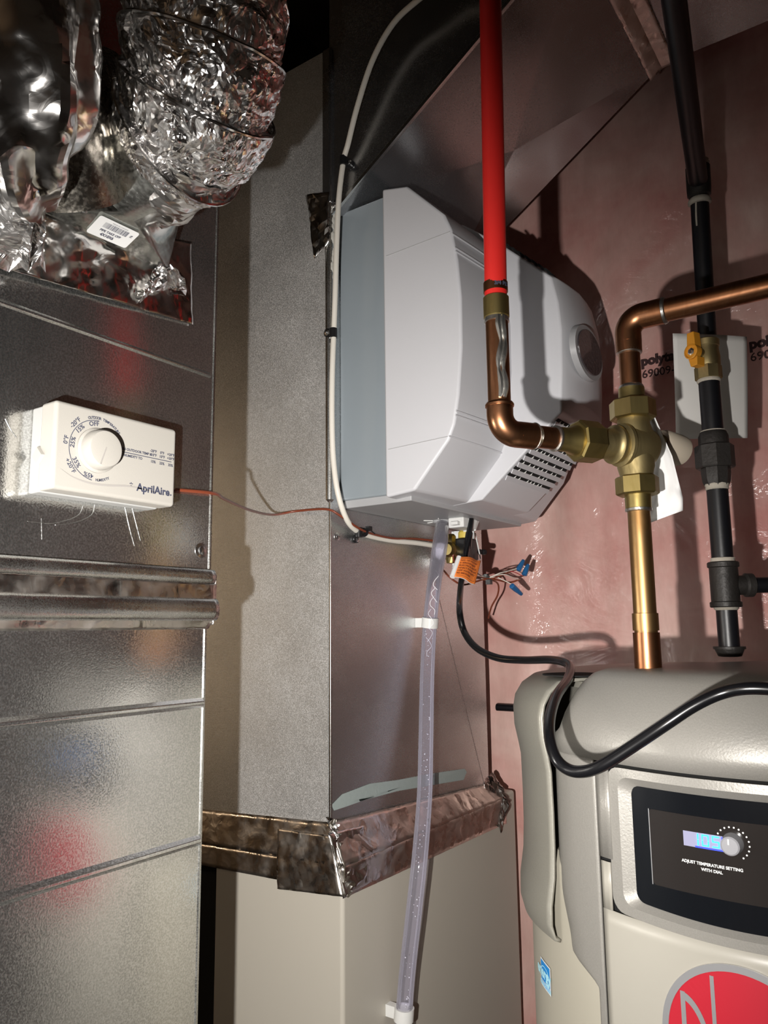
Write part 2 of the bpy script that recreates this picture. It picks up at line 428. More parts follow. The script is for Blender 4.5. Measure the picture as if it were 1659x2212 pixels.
def solid(o, t=.0006):
    m = o.modifiers.new('solid', 'SOLIDIFY'); m.thickness = t; m.offset = 0; return o
V, F = crumple(quadfn(U(664,425,x=X0-.004), U(712,415,x=X0-.008), U(714,520,x=X0-.006), U(680,560,x=X0-.012), (-1,0,0)), 9, 14, .006, 22, seed=3)
solid(MB().add(V,F).build('foil_flap', m_foil_s, pl, smooth=12))
V, F = crumple(quadfn(U(735,390,y=Y0-.01), U(775,425,y=Y0-.012), U(768,440,y=Y0-.01), U(715,450,y=Y0-.01), (0,-1,0)), 10, 6, .006, 40, seed=9)
solid(MB().add(V,F).build('foil_flap', m_foil, pl, smooth=12))

# foil tape round the joint between plenum and furnace
FX, FY, FX1 = .893, .700, 1.445
def strip(fn, nu, nv, amp, freq, seed, mat, name, parent, t=.0008, smooth=20):
    V, F = crumple(fn, nu, nv, amp, freq, seed=seed)
    return solid(MB().add(V,F).build(name, mat, parent, smooth=smooth), t)
zf1, zf0, zfb = ZB+.018, ZB-.018, ZB-.05
def lineq(p, q, r, s_, n): return quadfn(p, q, r, s_, n)
yl = 1.10
z1a = zat((X0,Y0),1775); z1b = zat((FX,FY),1870); z1c = zat((FX,FY),1925)
pts_l = [U(430,1757,x=X0-.001), Vector((X0-.002,Y0-.002,z1a)), Vector((FX-.004,FY-.004,z1b)), U(430,1828,x=FX-.003)]
strip(quadfn(*[pts_l[0]+Vector((0,.14,0)), pts_l[1], pts_l[2], pts_l[3]+Vector((0,.14,0))], Vector((-1,0,0))), 90, 8, .0024, 30, 1, m_tape, 'foil_tape', pl)
strip(quadfn(pts_l[3]+Vector((0,.14,0)), pts_l[2], Vector((FX-.003,FY-.003,z1c)), Vector((FX-.003, pts_l[3].y+.14, U(430,1872,x=FX).z)), (-1,0,0)), 90, 6, .0012, 34, 2, m_tape, 'foil_tape', pl)
pr = [Vector((X0-.002,Y0-.002,z1a)), Vector((1.392,Y0-.003,U(1060,1690,y=Y0).z)), U(1092,1722,y=FY-.004), Vector((FX-.004,FY-.004,z1b))]
strip(quadfn(pr[0], pr[1], pr[2], pr[3], (0,-1,0)), 90, 8, .0026, 30, 4, m_tape, 'foil_tape', pl)
strip(quadfn(pr[3], pr[2], Vector((pr[2].x, FY-.003, U(1095,1776,y=FY).z)), Vector((FX-.004,FY-.003,z1c-.008)), (0,-1,0)), 90, 6, .0012, 34, 5, m_tape, 'foil_tape', pl)
# patch over the corner and torn tips
q = [U(708,1800,y=Y0-.010), U(786,1782,y=Y0-.012), U(795,1888,y=FY-.008), Vector((FX-.006,FY-.008,zat((FX,FY),1932)))]
strip(quadfn(q[0],q[1],q[2],q[3],(0,-1,0)), 22, 22, .003, 26, 6, m_foil_s, 'tape_patch', pl, smooth=15)
q = [U(600,1790,x=X0-.008), Vector((X0-.008,Y0-.010,zat((X0,Y0),1800))), Vector((FX-.006,FY-.006,zat((FX,FY),1932))), U(600,1920,x=FX-.006)]
strip(quadfn(*q, (-1,0,0)), 22, 22, .0035, 24, 7, m_tape, 'tape_patch', pl, smooth=15)
q = [U(1040,1690,y=Y0-.004), U(1062,1668,y=Y0-.01), U(1100,1730,y=FY-.014), U(1080,1800,y=FY-.006)]
strip(quadfn(*q, (.4,-1,0)), 14, 14, .008, 50, 8, m_foil_s, 'torn_tape', pl, smooth=12)
cc = MB()
for i in range(16):
    z = zat((X0,Y0),1770)+(zat((FX,FY),1925)-zat((X0,Y0),1770))*i/15.
    yo = Y0+(FY-Y0)*i/15.; cc.add([(X0-.009+random.uniform(-.003,.003),yo-.002,z+.006),(X0+.004,yo-.012+random.uniform(-.003,.003),z),(X0-.006,yo-.010,z-.007),(X0+.003,yo-.001,z-.002)],[(0,1,2),(0,2,3),(0,3,1),(1,3,2)])
cc.build('foil_crumple', m_foil, pl, smooth=0)
cr = MB()
fz = zat((FX,FY),1925)
fu = thing('furnace', 'beige enamelled furnace cabinet under the taped plenum, left of the water heater', 'furnace', (FX,FY,0))
MB().box((FX,FY,0), (FX1,.955,ZB-.03)).build('cabinet', m_furn, fu, bevel=.006, segs=3)
MB().box((FX+.02,.955,0), (FX1,1.30,ZB-.03)).build('rear_panel', m_void, fu)

# sloped transition and trunk overhead
dzdy = -.667; xa, xb = X0, 1.262
def zs(y): return 2.262+dzdy*(y-Y0)
td = thing('trunk_duct', 'large galvanised duct with a cross-creased sloping underside overhead, above the humidifier', 'duct', (xa,Y0,2.262))
yk = .286
# side facing the camera (plane x = xa), sloping underside with raised cross-break, flat trunk
zk = zs(yk)
mb = MB(); t = .0
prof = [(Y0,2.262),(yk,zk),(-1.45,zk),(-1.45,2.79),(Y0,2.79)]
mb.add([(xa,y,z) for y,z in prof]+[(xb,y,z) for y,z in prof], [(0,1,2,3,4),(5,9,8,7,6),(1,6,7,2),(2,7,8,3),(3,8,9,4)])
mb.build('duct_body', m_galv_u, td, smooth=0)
nrm = Vector((0,dzdy,-1)).normalized() if False else Vector((0, -abs(dzdy), -1)).normalized()
def sl(x, y, h=0): return Vector((x,y,zs(y)))+nrm*h
ctr = sl((xa+xb)/2+.02,(Y0+yk)/2,.024)
A_, B_, C_, D_ = sl(xa,Y0), sl(xb,Y0), sl(xb,yk), sl(xa,yk)
MB().add([A_,B_,C_,D_,ctr],[(0,1,4),(1,2,4),(2,3,4),(3,0,4)]).build('creased_panel', m_galv_u, td, smooth=0)
MB().obox((A_+D_)/2+Vector((.004,0,0))+nrm*.002, (D_-A_)*.5, Vector((.005,0,0)), nrm*.0016).build('seam_flange', m_bead, td, bevel=.001)
MB().obox((A_+D_)/2+Vector((-.001,0,0))+nrm*.006, (D_-A_)*.5, Vector((.0012,0,0)), nrm*.0028).build('seam_flange', m_steel, td)
# crumpled tape along the knee
def kn(u, v):
    x = xa+(xb-xa+.004)*u; d = (v-.5)*.045
    return ((sl(x,yk-d*-1 if False else yk+d,.003) if d > 0 else Vector((x,yk+d,zk-.003))), Vector((0,-.3,-1)))
strip(kn, 60, 8, .004, 30, 11, m_tape, 'foil_tape', td)

# ------------------------------------------------------------------ return duct (left)
RY, RX = .61, .550
rd = thing('return_duct', 'wide galvanised return duct on the left carrying the white humidistat', 'duct', (RX,RY,0))
zb1 = U(440,1232,y=RY).z; zb0 = U(445,1350,y=RY).z
MB().box((-.9,RY,zb1), (RX+.004,1.05,2.70)).build('upper_section', m_galv_l, rd, bevel=.002)
MB().box((-.9,RY,0), (RX,1.05,zb1)).build('lower_section', m_galv_l, rd, bevel=.002)
# flange with rolled foil over it
def roll(z, r, x0, x1, name, mat, dy=0):
    def fn(u, v):
        a = -pi/2+pi*v; x = x0+(x1-x0)*u
        return Vector((x, RY-r*.55*cos(a)-dy, z+r*sin(a))), Vector((0,-1,0))
    return strip(fn, 150, 12, .0006, 30, z*10, mat, name, rd, smooth=30)
z_a = U(445,1232,y=RY).z; z_a2 = U(445,1262,y=RY).z; z_b = U(445,1310,y=RY).z; z_c = U(445,1350,y=RY).z
roll((z_a+z_a2)/2, (z_a-z_a2)/2, -.3, RX+.004, 'flange_roll', m_bead, .006)
strip(quadfn(Vector((-.3,RY-.008,z_a2)), Vector((RX+.007,RY-.008,z_a2)), Vector((RX+.006,RY-.008,z_b)), Vector((-.3,RY-.008,z_b)), (0,-1,0)), 170, 12, .0014, 26, 21, m_tape, 'foil_tape', rd)
roll((z_b+z_c)/2+.006, .011, -.3, RX+.006, 'flange_roll', m_bead, .008)
strip(quadfn(Vector((-.3,RY-.008,z_c+.012)), Vector((RX+.007,RY-.008,z_c+.012)), Vector((RX+.002,RY-.002,z_c-.004)), Vector((-.3,RY-.002,z_c-.004)), (0,-1,0)), 170, 6, .0016, 40, 22, m_tape, 'foil_tape', rd)
strip(quadfn(Vector((RX+.006,RY-.008,z_a2+.01)), Vector((RX+.007,RY+.12,z_a2+.01)), Vector((RX+.004,RY+.12,z_c)), Vector((RX+.005,RY-.006,z_c)), (1,0,0)), 20, 20, .003, 50, 23, m_tape, 'foil_tape', rd)
# pressed stiffening beads
def rbead(p0, p1, h=.0035, w=.006, name='stiffening_bead', mat=m_galv_l):
    a = U(*p0, y=RY); b = U(*p1, y=RY); z0, z1 = a.z, b.z; xs = (-.3, RX-.001)
    sl_ = (z1-z0)/(b.x-a.x); za = z0+sl_*(xs[0]-a.x); zb = z0+sl_*(xs[1]-a.x)
    m = MB(); V = []
    for x, z in ((xs[0],za),(xs[1],zb)):
        V += [(x,RY+.001,z+w),(x,RY-h,z+w*.25),(x,RY-h,z-w*.25),(x,RY+.001,z-w)]
    m.add(V, [(0,1,5,4),(1,2,6,5),(2,3,7,6),(0,3,2,1),(4,5,6,7),(0,4,7,3)]); return m.build(name, mat, rd, bevel=.0008)
rbead((0,1565),(434,1518)); rbead((0,1943),(424,1816), .004, .006); rbead((0,652),(455,812), .002, .004)
screw(U(434,1189,y=RY), (0,-1,0), rd, .0042)
MB().box((RX-.001,RY-.0012,0.9),(RX+.0012,RY+.001,z_c-.004)).build('corner_edge', m_bead, rd)
MB().box((RX+.003,RY-.0012,z_a),(RX+.0052,RY+.001,2.6)).build('corner_edge', m_bead, rd)
# loose wire ends / scratches drawn as fine bright lines beside the humidistat
sc_ = MB()
for L in ([(180,1092),(172,1110),(150,1122),(112,1130),(60,1126)], [(205,1090),(198,1112),(165,1128),(120,1134)], [(270,1095),(280,1140),(291,1180)], [(286,1098),(294,1130),(304,1168)], [(90,1120),(91,1165)], [(12,905),(22,925),(36,945)]):
    sc_.tube([U(a,b,y=RY-.0003) for a,b in L], .0003, 5, 4)
sc_.build('scratches', m_steel, rd, kind='stuff')

# ------------------------------------------------------------------ humidistat
HY = .572
hs = thing('humidistat', 'white wall humidistat with round dial on the left galvanised duct', 'humidistat', U(240,1080,y=RY))
c = [U(131,853,y=HY), U(383,938,y=HY), U(377,1089,y=HY), U(103,1060,y=HY)]
zt = (c[0].z+c[1].z)/2; zbm = (c[2].z+c[3].z)/2
xl, xr = (c[0].x+c[3].x)/2-.0005, (c[1].x+c[2].x)/2
cov = MB(); cov.box((xl,HY,zbm),(xr,RY-.016,zt)); cov.build('cover', m_cream, hs, bevel=.0035, segs=4)
MB().box((xl+.002,RY-.016,zbm-.0005),(xr-.002,RY,zt-.001)).build('back_box', m_hbox, hs, bevel=.002)
MB().lathe((xl-.0006,RY-.018,(zt+zbm)/2-.008),(1,0,0),[(-.002,.007),(0,.008),(.003,.008)],4,pi/4).build('cable_knockout', m_cream, hs)
kc = U(209,974,y=HY); kc.y = HY
MB().lathe(kc,(0,-1,0),[(-.001,.0195),(.002,.0195),(.0035,.0175),(.012,.0165),(.0138,.0152),(.0143,.012),(.0143,.0001)],48).build('dial_knob', m_cream, hs)
MB().add([(kc.x-.0012,HY-.0147,kc.z+.001),(kc.x-.0002,HY-.0147,kc.z+.001),(kc.x-.0052,HY-.0147,kc.z-.0145),(kc.x-.0065,HY-.0147,kc.z-.0142)],[(0,1,2,3)]).build('pointer_line', m_shadeprint, hs, fix=False)
pr_ = MB(); hf = lambda u, v: (kc.x+u, HY-.0004, kc.z+v)
def arc(mb, r, a0, a1, w_, fn, n=48):
    V = []; F = []
    for i in range(n+1):
        a = radians(a0+(a1-a0)*i/n); V += [fn(cos(a)*(r-w_), sin(a)*(r-w_)), fn(cos(a)*(r+w_), sin(a)*(r+w_))]
        if i: F.append((2*i-2,2*i-1,2*i+1,2*i))
    mb.add(V, F)
arc(pr_, .0265, 88, 262, .0003, hf)
for a, s1, s2 in ((100,'OFF',None),(137,'15%','-20°F'),(172,'25%','0°F'),(215,'35%','+20°F'),(252,'45%',None)):
    A = radians(a); ro = A-pi/2 if a < 180 else A+pi/2
    lettering(pr_, s1, .0056, hf, .0001, rot=ro*.5 if a in (252,) else ro, at=(cos(A)*.0233, sin(A)*.0233))
    if s2: lettering(pr_, s2, .0054, hf, .0001, rot=ro, at=(cos(A)*.0298, sin(A)*.0298))
for i, ch in enumerate('OUTDOOR TEMPERATURE'):
    A = radians(108-i*3.6); lettering(pr_, ch, .0032, hf, .0001, rot=A-pi/2, at=(cos(A)*.0288, sin(A)*.0288))
for i, ch in enumerate('HUMIDITY'):
    A = radians(272+i*3.8); lettering(pr_, ch, .0032, hf, .0001, rot=A+pi/2, at=(cos(A)*.0255, sin(A)*.0255))
x_ = xr-kc.x
pr_.add([hf(.018,.0042),hf(x_-.006,.0042),hf(x_-.006,.0036),hf(.018,.0036)],[(0,1,2,3)])
lettering(pr_, 'WHEN OUTDOOR TEMP IS', .0031, hf, .0001, 'LEFT', at=(.0195,.0068)); lettering(pr_, 'SET HUMIDITY TO', .0031, hf, .0001, 'LEFT', at=(.0215,.0012))
for k, (t1, t2, t3) in enumerate((('-20°F','-10°F','15%'),('0°F','10°F','25%'),('+20°F','+30°F','35%'))):
    xx = x_-.027+k*.010
    for tt, vv in ((t1,.0105),(t2,.0068),(t3,.0005)): lettering(pr_, tt, .0034, hf, .0001, at=(xx, vv))
pr_.build('dial_print', m_print, hs, smooth=0, fix=False)
lg = MB(); lettering(lg, 'AprilAire', .0098, hf, .0003, 'RIGHT', at=(x_-.007, zbm-kc.z+.0125)); lettering(lg, '*', .008, hf, .0002, at=(x_-.050, zbm-kc.z+.0125)); lettering(lg,'.',.008,hf,.0003,at=(x_-.0055,zbm-kc.z+.0125))
lg.build('maker_lettering', m_print, hs, smooth=0, fix=False)
sw = MB(); P = [(-.034,-.0205),(-.022,-.0262),(-.006,-.0290),(.012,-.0285),(.032,-.0262),(.050,-.0265),(x_-.006,-.0290)]
Q = spline([(a,b,0) for a,b in P], 8); n = len(Q); V = []; F = []
for i, p in enumerate(Q):
    h = .0009*sin(pi*i/(n-1)); V += [hf(p.x,p.y+h), hf(p.x,p.y-h)]
    if i: F.append((2*i-2,2*i-1,2*i+1,2*i))
sw.add(V,F).build('swoosh_line', m_shadeprint, hs, smooth=0, fix=False)

# ------------------------------------------------------------------ foil covered flexible ducts and boots
def foil_tube(path, rfun, nring, nseg, amp, freq, seed, name, mat, parent, smooth=14, flat=None):
    P = spline(path, 24); 
    L = [0]
    for i in range(1,len(P)): L.append(L[-1]+(P[i]-P[i-1]).length)
    tot = L[-1]; V = []; F = []; a = None; k = 0
    for j in range(nring+1):
        s_ = tot*j/nring
        while k < len(L)-2 and L[k+1] < s_: k += 1
        f = (s_-L[k])/(L[k+1]-L[k]+1e-9); p = P[k].lerp(P[k+1], f)
        i0, i1 = max(k-3,0), min(k+4,len(P)-1); T = (P[i1]-P[i0]).normalized()
        if a is None: a = T.orthogonal().normalized()
        a = (a-T*a.dot(T)).normalized(); b = T.cross(a)
        for i in range(nseg):
            th = 2*pi*i/nseg; d = a*cos(th)+b*sin(th); r = rfun(s_, th, j/nring)
            q = (p+d*r)*freq+Vector((seed,0,seed)); h = abs(noise.noise(q))*1.0+.6*abs(noise.noise(q*2.1))+.35*abs(noise.noise(q*4.7))-.55
            V.append(p+d*(r+amp*h))
    for j in range(nring):
        for i in range(nseg):
            A, B, C_, D = j*nseg+i, j*nseg+(i+1)%nseg, (j+1)*nseg+(i+1)%nseg, (j+1)*nseg+i
            F += [(A,B,C_),(A,C_,D)] if random.random() < .5 else [(A,B,D),(B,C_,D)]
    return MB().add(V,F).build(name, mat, parent, smooth=smooth)
fd = thing('flexible_duct', 'crinkled silver foil flexible duct curving down at top left into a takeoff', 'duct', U(430,0,y=.44))
path = [Vector((.366,.430,2.75)), Vector((.367,.430,2.45)), Vector((.368,.430,2.25)), Vector((.370,.430,2.15)), Vector((.378,.436,2.085)), Vector((.392,.456,2.048)), Vector((.404,.480,2.034)), Vector((.408,.505,2.032))]
pitch_ = .034
def rf(s_, th, u):
    ph = (s_/pitch_+th/(2*pi)) % 1.0
    return .0595+.0085*(1-ph)**.6 - (.002 if u > .97 else 0)
foil_tube(path, rf, 420, 170, .0036, 74, 2, 'foil_sleeve', m_foil, fd, smooth=18)
# wire of the helix showing along the valleys
P = spline(path, 40); L = [0]
for i in range(1,len(P)): L.append(L[-1]+(P[i]-P[i-1]).length)
W_ = []; a = None
for i in range(len(P)):
    T = (P[min(i+1,len(P)-1)]-P[max(i-1,0)]).normalized()
    if a is None: a = T.orthogonal().normalized()
    a = (a-T*a.dot(T)).normalized(); b = T.cross(a); th = -2*pi*L[i]/pitch_
# finer sampling
pts = []; a = None; N = 900
for q_ in range(N+1):
    s_ = L[-1]*q_/N; k = 0
    while k < len(L)-2 and L[k+1] < s_: k += 1
    f = (s_-L[k])/(L[k+1]-L[k]+1e-9); p = P[k].lerp(P[k+1], f); T = (P[min(k+5,len(P)-1)]-P[max(k-4,0)]).normalized()
    if a is None: a = T.orthogonal().normalized()
    a = (a-T*a.dot(T)).normalized(); b = T.cross(a); th = -2*pi*(s_/pitch_)
    pts.append(p+(a*cos(th)+b*sin(th))*.0668)
MB().tube(pts, .0015, 6, 1).build('wire_helix', m_foil_s, fd)
# foil tape wrapping the collar
col_path = [Vector((.407,.478,2.036)), Vector((.409,.505,2.032)), Vector((.410,.535,2.031)), Vector((.410,.570,2.030))]
def rw(s_, th, u): return .0625+.003*sin(3*th+s_*40)-.004*u
foil_tube(col_path, rw, 30, 56, .007, 26, 5, 'collar_wrap', m_foil_s, fd, smooth=16)

bt = thing('takeoff_boot', 'galvanised rectangular takeoff boot with a barcode sticker, under the foil flexible duct', 'duct fitting', U(240,560,y=RY))
m_boot = galv('galvanised_boot', (.66,.67,.64), .12, .24, 260, spangle=.08)
RB = (.343,.480,1.963,2.095); CC = Vector((.410,.562,2.030)); CRr = .0585
bo_ = MB(); corners = [(RB[1],RB[3]),(RB[0],RB[3]),(RB[0],RB[2]),(RB[1],RB[2])]
V = [(x,.607,z) for x,z in corners]+[(x,.600,z) for x,z in corners]
F = [(i,(i+1)%4,4+(i+1)%4,4+i) for i in range(4)]; q = 10
for k in range(4):
    for i in range(q+1):
        A = radians(90*k+90*i/q); V.append((CC.x+CRr*cos(A), CC.y, CC.z+CRr*sin(A)))
    o_ = 8+k*(q+1); F += [(4+k,o_+i,o_+i+1) for i in range(q)]
for k in range(4): F.append((4+k, 8+k*(q+1)+q, 4+(k+1)%4))
V += [(CC.x+(v[0]-CC.x), v[1]-.055, v[2]) for v in V[8:8+4*(q+1)]]; n_ = 4*(q+1)
F += [(8+i,8+(i+1)%n_,8+n_+(i+1)%n_,8+n_+i) for i in range(n_)]
bo_.add(V,F).build('boot_body', m_boot, bt, smooth=25)
for (px,py) in ((132,447),(156,450),(183,456)):
    p_ = U(px,py,z=1.966); MB().sphere(Vector((p_.x,p_.y,1.9655)), .0022, 6, (1,1,.6)).build('rivet', m_steel, bt)
sc4 = [U(a,b,z=1.9625) for a,b in ((185,499),(270,536),(302,516),(217,476))]
def zpl(p): return Vector((p.x,p.y,1.963+(.600-p.y)*((CC.z-CRr-1.963)/(.600-.562))*.9-.0010))
sc4 = [zpl(p) for p in sc4]
fn_ = Vector((0,-.2,-1)).normalized()
wS, hS = .0285, .0145
def stf(u, v, h=.0007):
    a = .5+u/(2*wS); b = .5+v/(2*hS)
    return (sc4[0]*(1-a)+sc4[1]*a)*(1-b)+(sc4[3]*(1-a)+sc4[2]*a)*b+fn_*h
rr = []
for cx, cy, a in ((wS-.003,hS-.003,0),(-wS+.003,hS-.003,90),(-wS+.003,-hS+.003,180),(wS-.003,-hS+.003,270)):
    for k in range(5): A = radians(a+22.5*k); rr.append((cx+.003*cos(A), cy+.003*sin(A)))
stk = MB(); stk.slab([stf(u,v,.0002) for u,v in rr], fn_, .0004).build('sticker', m_sticker, bt)
bc = MB(); x = -.017
while x < .016:
    wd = random.choice((.0004,.0007,.0011)); bc.add([stf(x,.0015),stf(x+wd,.0015),stf(x+wd,.0095),stf(x,.0095)],[(0,1,2,3)]); x += wd+random.choice((.0004,.0007))
lettering(bc, 'MADE IN CANADA', .0026, stf, 0, at=(.002,.0115)); lettering(bc, 'PIPE TAKE OFF', .0045, stf, .0002, at=(-.002,-.003)); lettering(bc, '4X10X6', .0055, stf, .0003, at=(-.003,-.0088)); lettering(bc,'76',.004,stf,.0002,at=(.0225,.005),rot=pi/2)
bc.build('sticker_print', m_print, bt, smooth=0, fix=False)
# foil apron sealing the boot to the duct, gathered corners
strip(quadfn(U(-60,560,y=.602), U(414,702,y=.6085), U(412,524,y=.608), U(-60,430,y=.602), (0,-1,0)), 90, 34, .003, 20, 31, m_foil_s, 'foil_apron', bt, smooth=25)
tf = MB()
def tuft(mb, top, tips, y0, y1, seed):
    T0 = [U(a,b,y=y0) for a,b in top]; T1 = [U(a,b,y=y1+random.uniform(-.008,.004)) for a,b in tips]; n = len(T0)
    V = []; F = []
    for j in range(7):
        f = j/6.
        for i in range(n): V.append(T0[i].lerp(T1[i], f)+Vector((0,-.008*sin(pi*f)*((i%2)*1.0-.3),0))+Vector((random.uniform(-1,1),random.uniform(-1,1),random.uniform(-1,1)))*.0012)
    for j in range(6):
        for i in range(n-1):
            a = j*n+i; F += [(a,a+1,a+n),(a+1,a+n+1,a+n)]
    mb.add(V,F)
tuft(tf, [(340,572),(346,568),(352,570),(356,574),(362,576),(367,572),(372,570),(376,575)], [(302,655),(322,640),(338,628),(352,628),(366,622),(380,625),(392,630),(403,636)], .585, .602, 1)
solid(tf.build('gathered_foil', m_foil, bt, smooth=0))
tf = MB(); tuft(tf, [(60,430),(68,428),(74,426),(80,426),(86,428),(92,432),(98,440)], [(-40,560),(-5,575),(20,585),(45,578),(60,590),(85,570),(100,590)], .565, .598, 2)
solid(tf.build('gathered_foil', m_foil, bt, smooth=0))

fd2 = thing('flexible_duct', 'foil-wrapped duct at the far left edge, pinched in at its foot beside the boot', 'duct', U(40,440,y=.52))
p2 = [U(30,-260,y=.47), U(32,-60,y=.475), U(34,110,y=.485), U(36,240,y=.495), U(45,350,y=.51), U(78,445,y=.535)]
def r2(s_, th, u):
    return r2b(s_, th, u)*(1+.09*cos(3*th+1.1)+.05*cos(7*th))
def r2b(s_, th, u):
    k = max(0, (u-.62)/.38); f = max(0,(.30-u)/.3)
    return .054*(1-.72*k**1.5)+.010*f+.004*sin(5*th+u*9)
foil_tube(p2, r2, 90, 60, .006, 14, 8, 'foil_sleeve', m_foil_s, fd2, smooth=18)
MB().tube([U(35,60,y=.455), U(82,180,y=.47), U(92,260,y=.48), U(86,360,y=.49), U(80,450,y=.515)], .0011, 6, 8).build('tape_edge', m_foil_s, fd2)
skirt = MB(); tuft(skirt, [(30,400),(45,405),(60,415),(75,425),(88,430)], [(-70,470),(-50,520),(-20,545),(30,560),(60,585)], .50, .596, 4)
solid(skirt.build('foil_skirt', m_foil, fd2, smooth=0))
el = thing('duct_elbow', 'dull galvanised elbow glimpsed between the two foil ducts', 'duct elbow', U(150,300,y=.56))
MB().tube([U(215,205,y=.60), U(150,240,y=.565), U(140,330,y=.56), U(160,430,y=.575)], .042, 28, 8).build('elbow_body', galv('galvanised_elbow', (.50,.46,.40), .2, .3, 300, spangle=.1), el)

# ------------------------------------------------------------------ humidifier
hm = thing('humidifier', 'white whole-house humidifier with grey cabinet and bottom louvres mounted on the plenum', 'humidifier', (1.115,Y0,1.79))
hz0, hz1 = 1.795, 2.272
MB().box((.924,.628,hz0),(1.312,Y0,hz1)).build('cabinet', m_cab, hm, bevel=.003, segs=3)
B = [(.629,2.272),(.583,2.261),(.519,2.193),(.508,2.166),(.4995,2.117),(.4955,2.06),(.4965,1.986),(.503,1.92),(.511,1.879),(.521,1.857),(.579,1.792),(.629,1.787)]
def extr(P, x0, x1, dx=None):
    n = len(P); V = []; xs = dx or [(x0,0),(x1,0)]
    for x, dy in xs:
        for y, z in P: V.append((x, y+dy if (y < .50 and z > 1.915) or (P is B and y < .60) else y, z))
    k = len(xs); F = [tuple(range(n)), tuple((k-1)*n+i for i in range(n))[::-1]]
    for j in range(k-1):
        for i in range(n): F.append((j*n+i, j*n+(i+1)%n, (j+1)*n+(i+1)%n, (j+1)*n+i))
    return V, F
V, F = extr(B, 0, 0, [(.905,0),(.98,-.006),(1.06,-.010),(1.16,-.010),(1.25,-.006),(1.325,0)])
MB().add(V,F).build('cover', m_cover, hm, bevel=.0045, segs=3, smooth=25)
Hp = [(.60,2.262),(.565,2.255),(.491,2.197),(.412,2.122),(.403,2.079),(.400,2.036),(.402,1.972),(.405,1.93),(.410,1.910),(.545,1.793),(.60,1.789)]
V, F = extr(Hp, 0, 0, [(1.045,.005),(1.055,0),(1.09,-.005),(1.13,-.008),(1.17,-.005),(1.205,0),(1.215,.005)])
cp = MB().add(V,F).build('centre_panel', m_cover, hm, bevel=.003, segs=3, smooth=25)
# seams and double grooves of the cover
for z, yy in ((2.158,.505),(2.136,.5015),(2.130,.5005),(1.896,.506),(1.890,.507),(1.862,.518)):
    gm = MB()
    q = [(.9035,yy+.001,z),(.98,yy-.0062,z),(1.045,yy-.0095,z)]
    gm.tube(q, .0012, 6, 2); gm.build('panel_groove', m_cover, hm)
for z, ya, yb_ in ((2.163,.622,.510),(1.862,.622,.522)):
    MB().tube([(.9046,ya,z-.004),(.9046,yb_,z)], .0006, 5, 1).build('panel_groove', m_under, hm)
# louvres of the lower chamfer
ca = Vector((0,.412,1.9085)); cb = Vector((0,.5445,1.7935)); cdir = (cb-ca).normalized(); cn = Vector((0,cdir.z,-cdir.y)).normalized()
if cn.z > 0: cn = -cn
clen = (cb-ca).length
vo = MB(); 
nl = 9
for k in range(nl):
    t_ = .012+k*.0135; c0 = ca+cdir*t_
    vo.obox(Vector((1.130,c0.y,c0.z))+cn*.0, Vector((.078,0,0)), cdir*.0036, cn*.0018)
    l_ = MB(); l_.obox(Vector((1.130,c0.y,c0.z))+cn*.0030+cdir*.0052, Vector((.080,0,0)), (cdir*.9+cn*.35)*.0040, (cn*.9-cdir*.35)*.0007); l_.build('louvre', m_cover, hm)
vo.build('louvre_openings', m_void, hm, smooth=0)
pad = MB()
for k in range(nl):
    t_ = .012+k*.0135; c0 = ca+cdir*t_; x = 1.062+.006*(k%3)
    while x < 1.20:
        p = Vector((x,c0.y,c0.z))+cn*.0022
        pad.add([p-cdir*.0034, p+cdir*.0034+Vector((-.004,0,0)), p+cdir*.0034+Vector((.0045,0,0)), p+cn*.001],[(0,1,3),(1,2,3),(2,0,3),(0,2,1)]); x += random.choice((.012,.016,.022,.03))
pad.build('evaporator_pad', m_white, hm, smooth=0, kind='stuff')
# notched vents on the top chamfer
ta = Vector((0,.491,2.197)); tb = Vector((0,.412,2.122)); tdir = (tb-ta).normalized(); tn = Vector((0,tdir.z,-tdir.y)).normalized()
if tn.z < 0: tn = -tn
for k in range(7):
    c0 = ta+tdir*(.008+k*.0145)
    MB().obox(Vector((1.130,c0.y,c0.z))+tn*.0006, Vector((.0925,0,0)), tdir*.0024, tn*.0016).build('vent_slot', m_void, hm)
# oval badge
bg = Vector((1.112,.392,2.0))
bz = U(1264,762,y=.392).z
def oval(rx, rz, d0, d1, n=56):
    V = []; F = []
    for rr_, yy in ((1.0,d0),(.97,d1),(.90,d1)):
        for i in range(n): V.append((bg.x+rx*rr_*cos(2*pi*i/n), bg.y-yy, bz+rz*rr_*sin(2*pi*i/n)))
    for j in range(2):
        for i in range(n): F.append((j*n+i,j*n+(i+1)%n,(j+1)*n+(i+1)%n,(j+1)*n+i))
    F.append(tuple(range(2*n,3*n))); return MB().add(V,F)
o = oval(.060,.043,-.004,.005).build('badge_bezel', m_under, hm, smooth=30)
oval(.051,.035,.003,.007).build('badge_lens', m_smoke, hm, smooth=30)
# underside: tray and cross-ribbed base
MB().box((.930,.60,1.783),(1.306,Y0-.002,1.796)).build('bottom_tray', m_under, hm, bevel=.002)
# drain spout with flange
dx, dy_ = U(955,1125,z=1.783).x, U(955,1125,z=1.783).y
MB().lathe((dx,dy_,1.783),(0,0,-1),[(-.002,.017),(.001,.0175),(.004,.0155),(.0055,.0105),(.03,.0100),(.032,.009)],32).build('drain_spout', m_under, hm)
for k in range(6):
    A = radians(k*60+20); MB().obox((dx+cos(A)*.022,dy_+sin(A)*.022,1.7825), Vector((cos(A),sin(A),0))*.012, Vector((-sin(A),cos(A),0))*.0006, Vector((0,0,.0008))).build('stiffening_rib', m_white, hm)
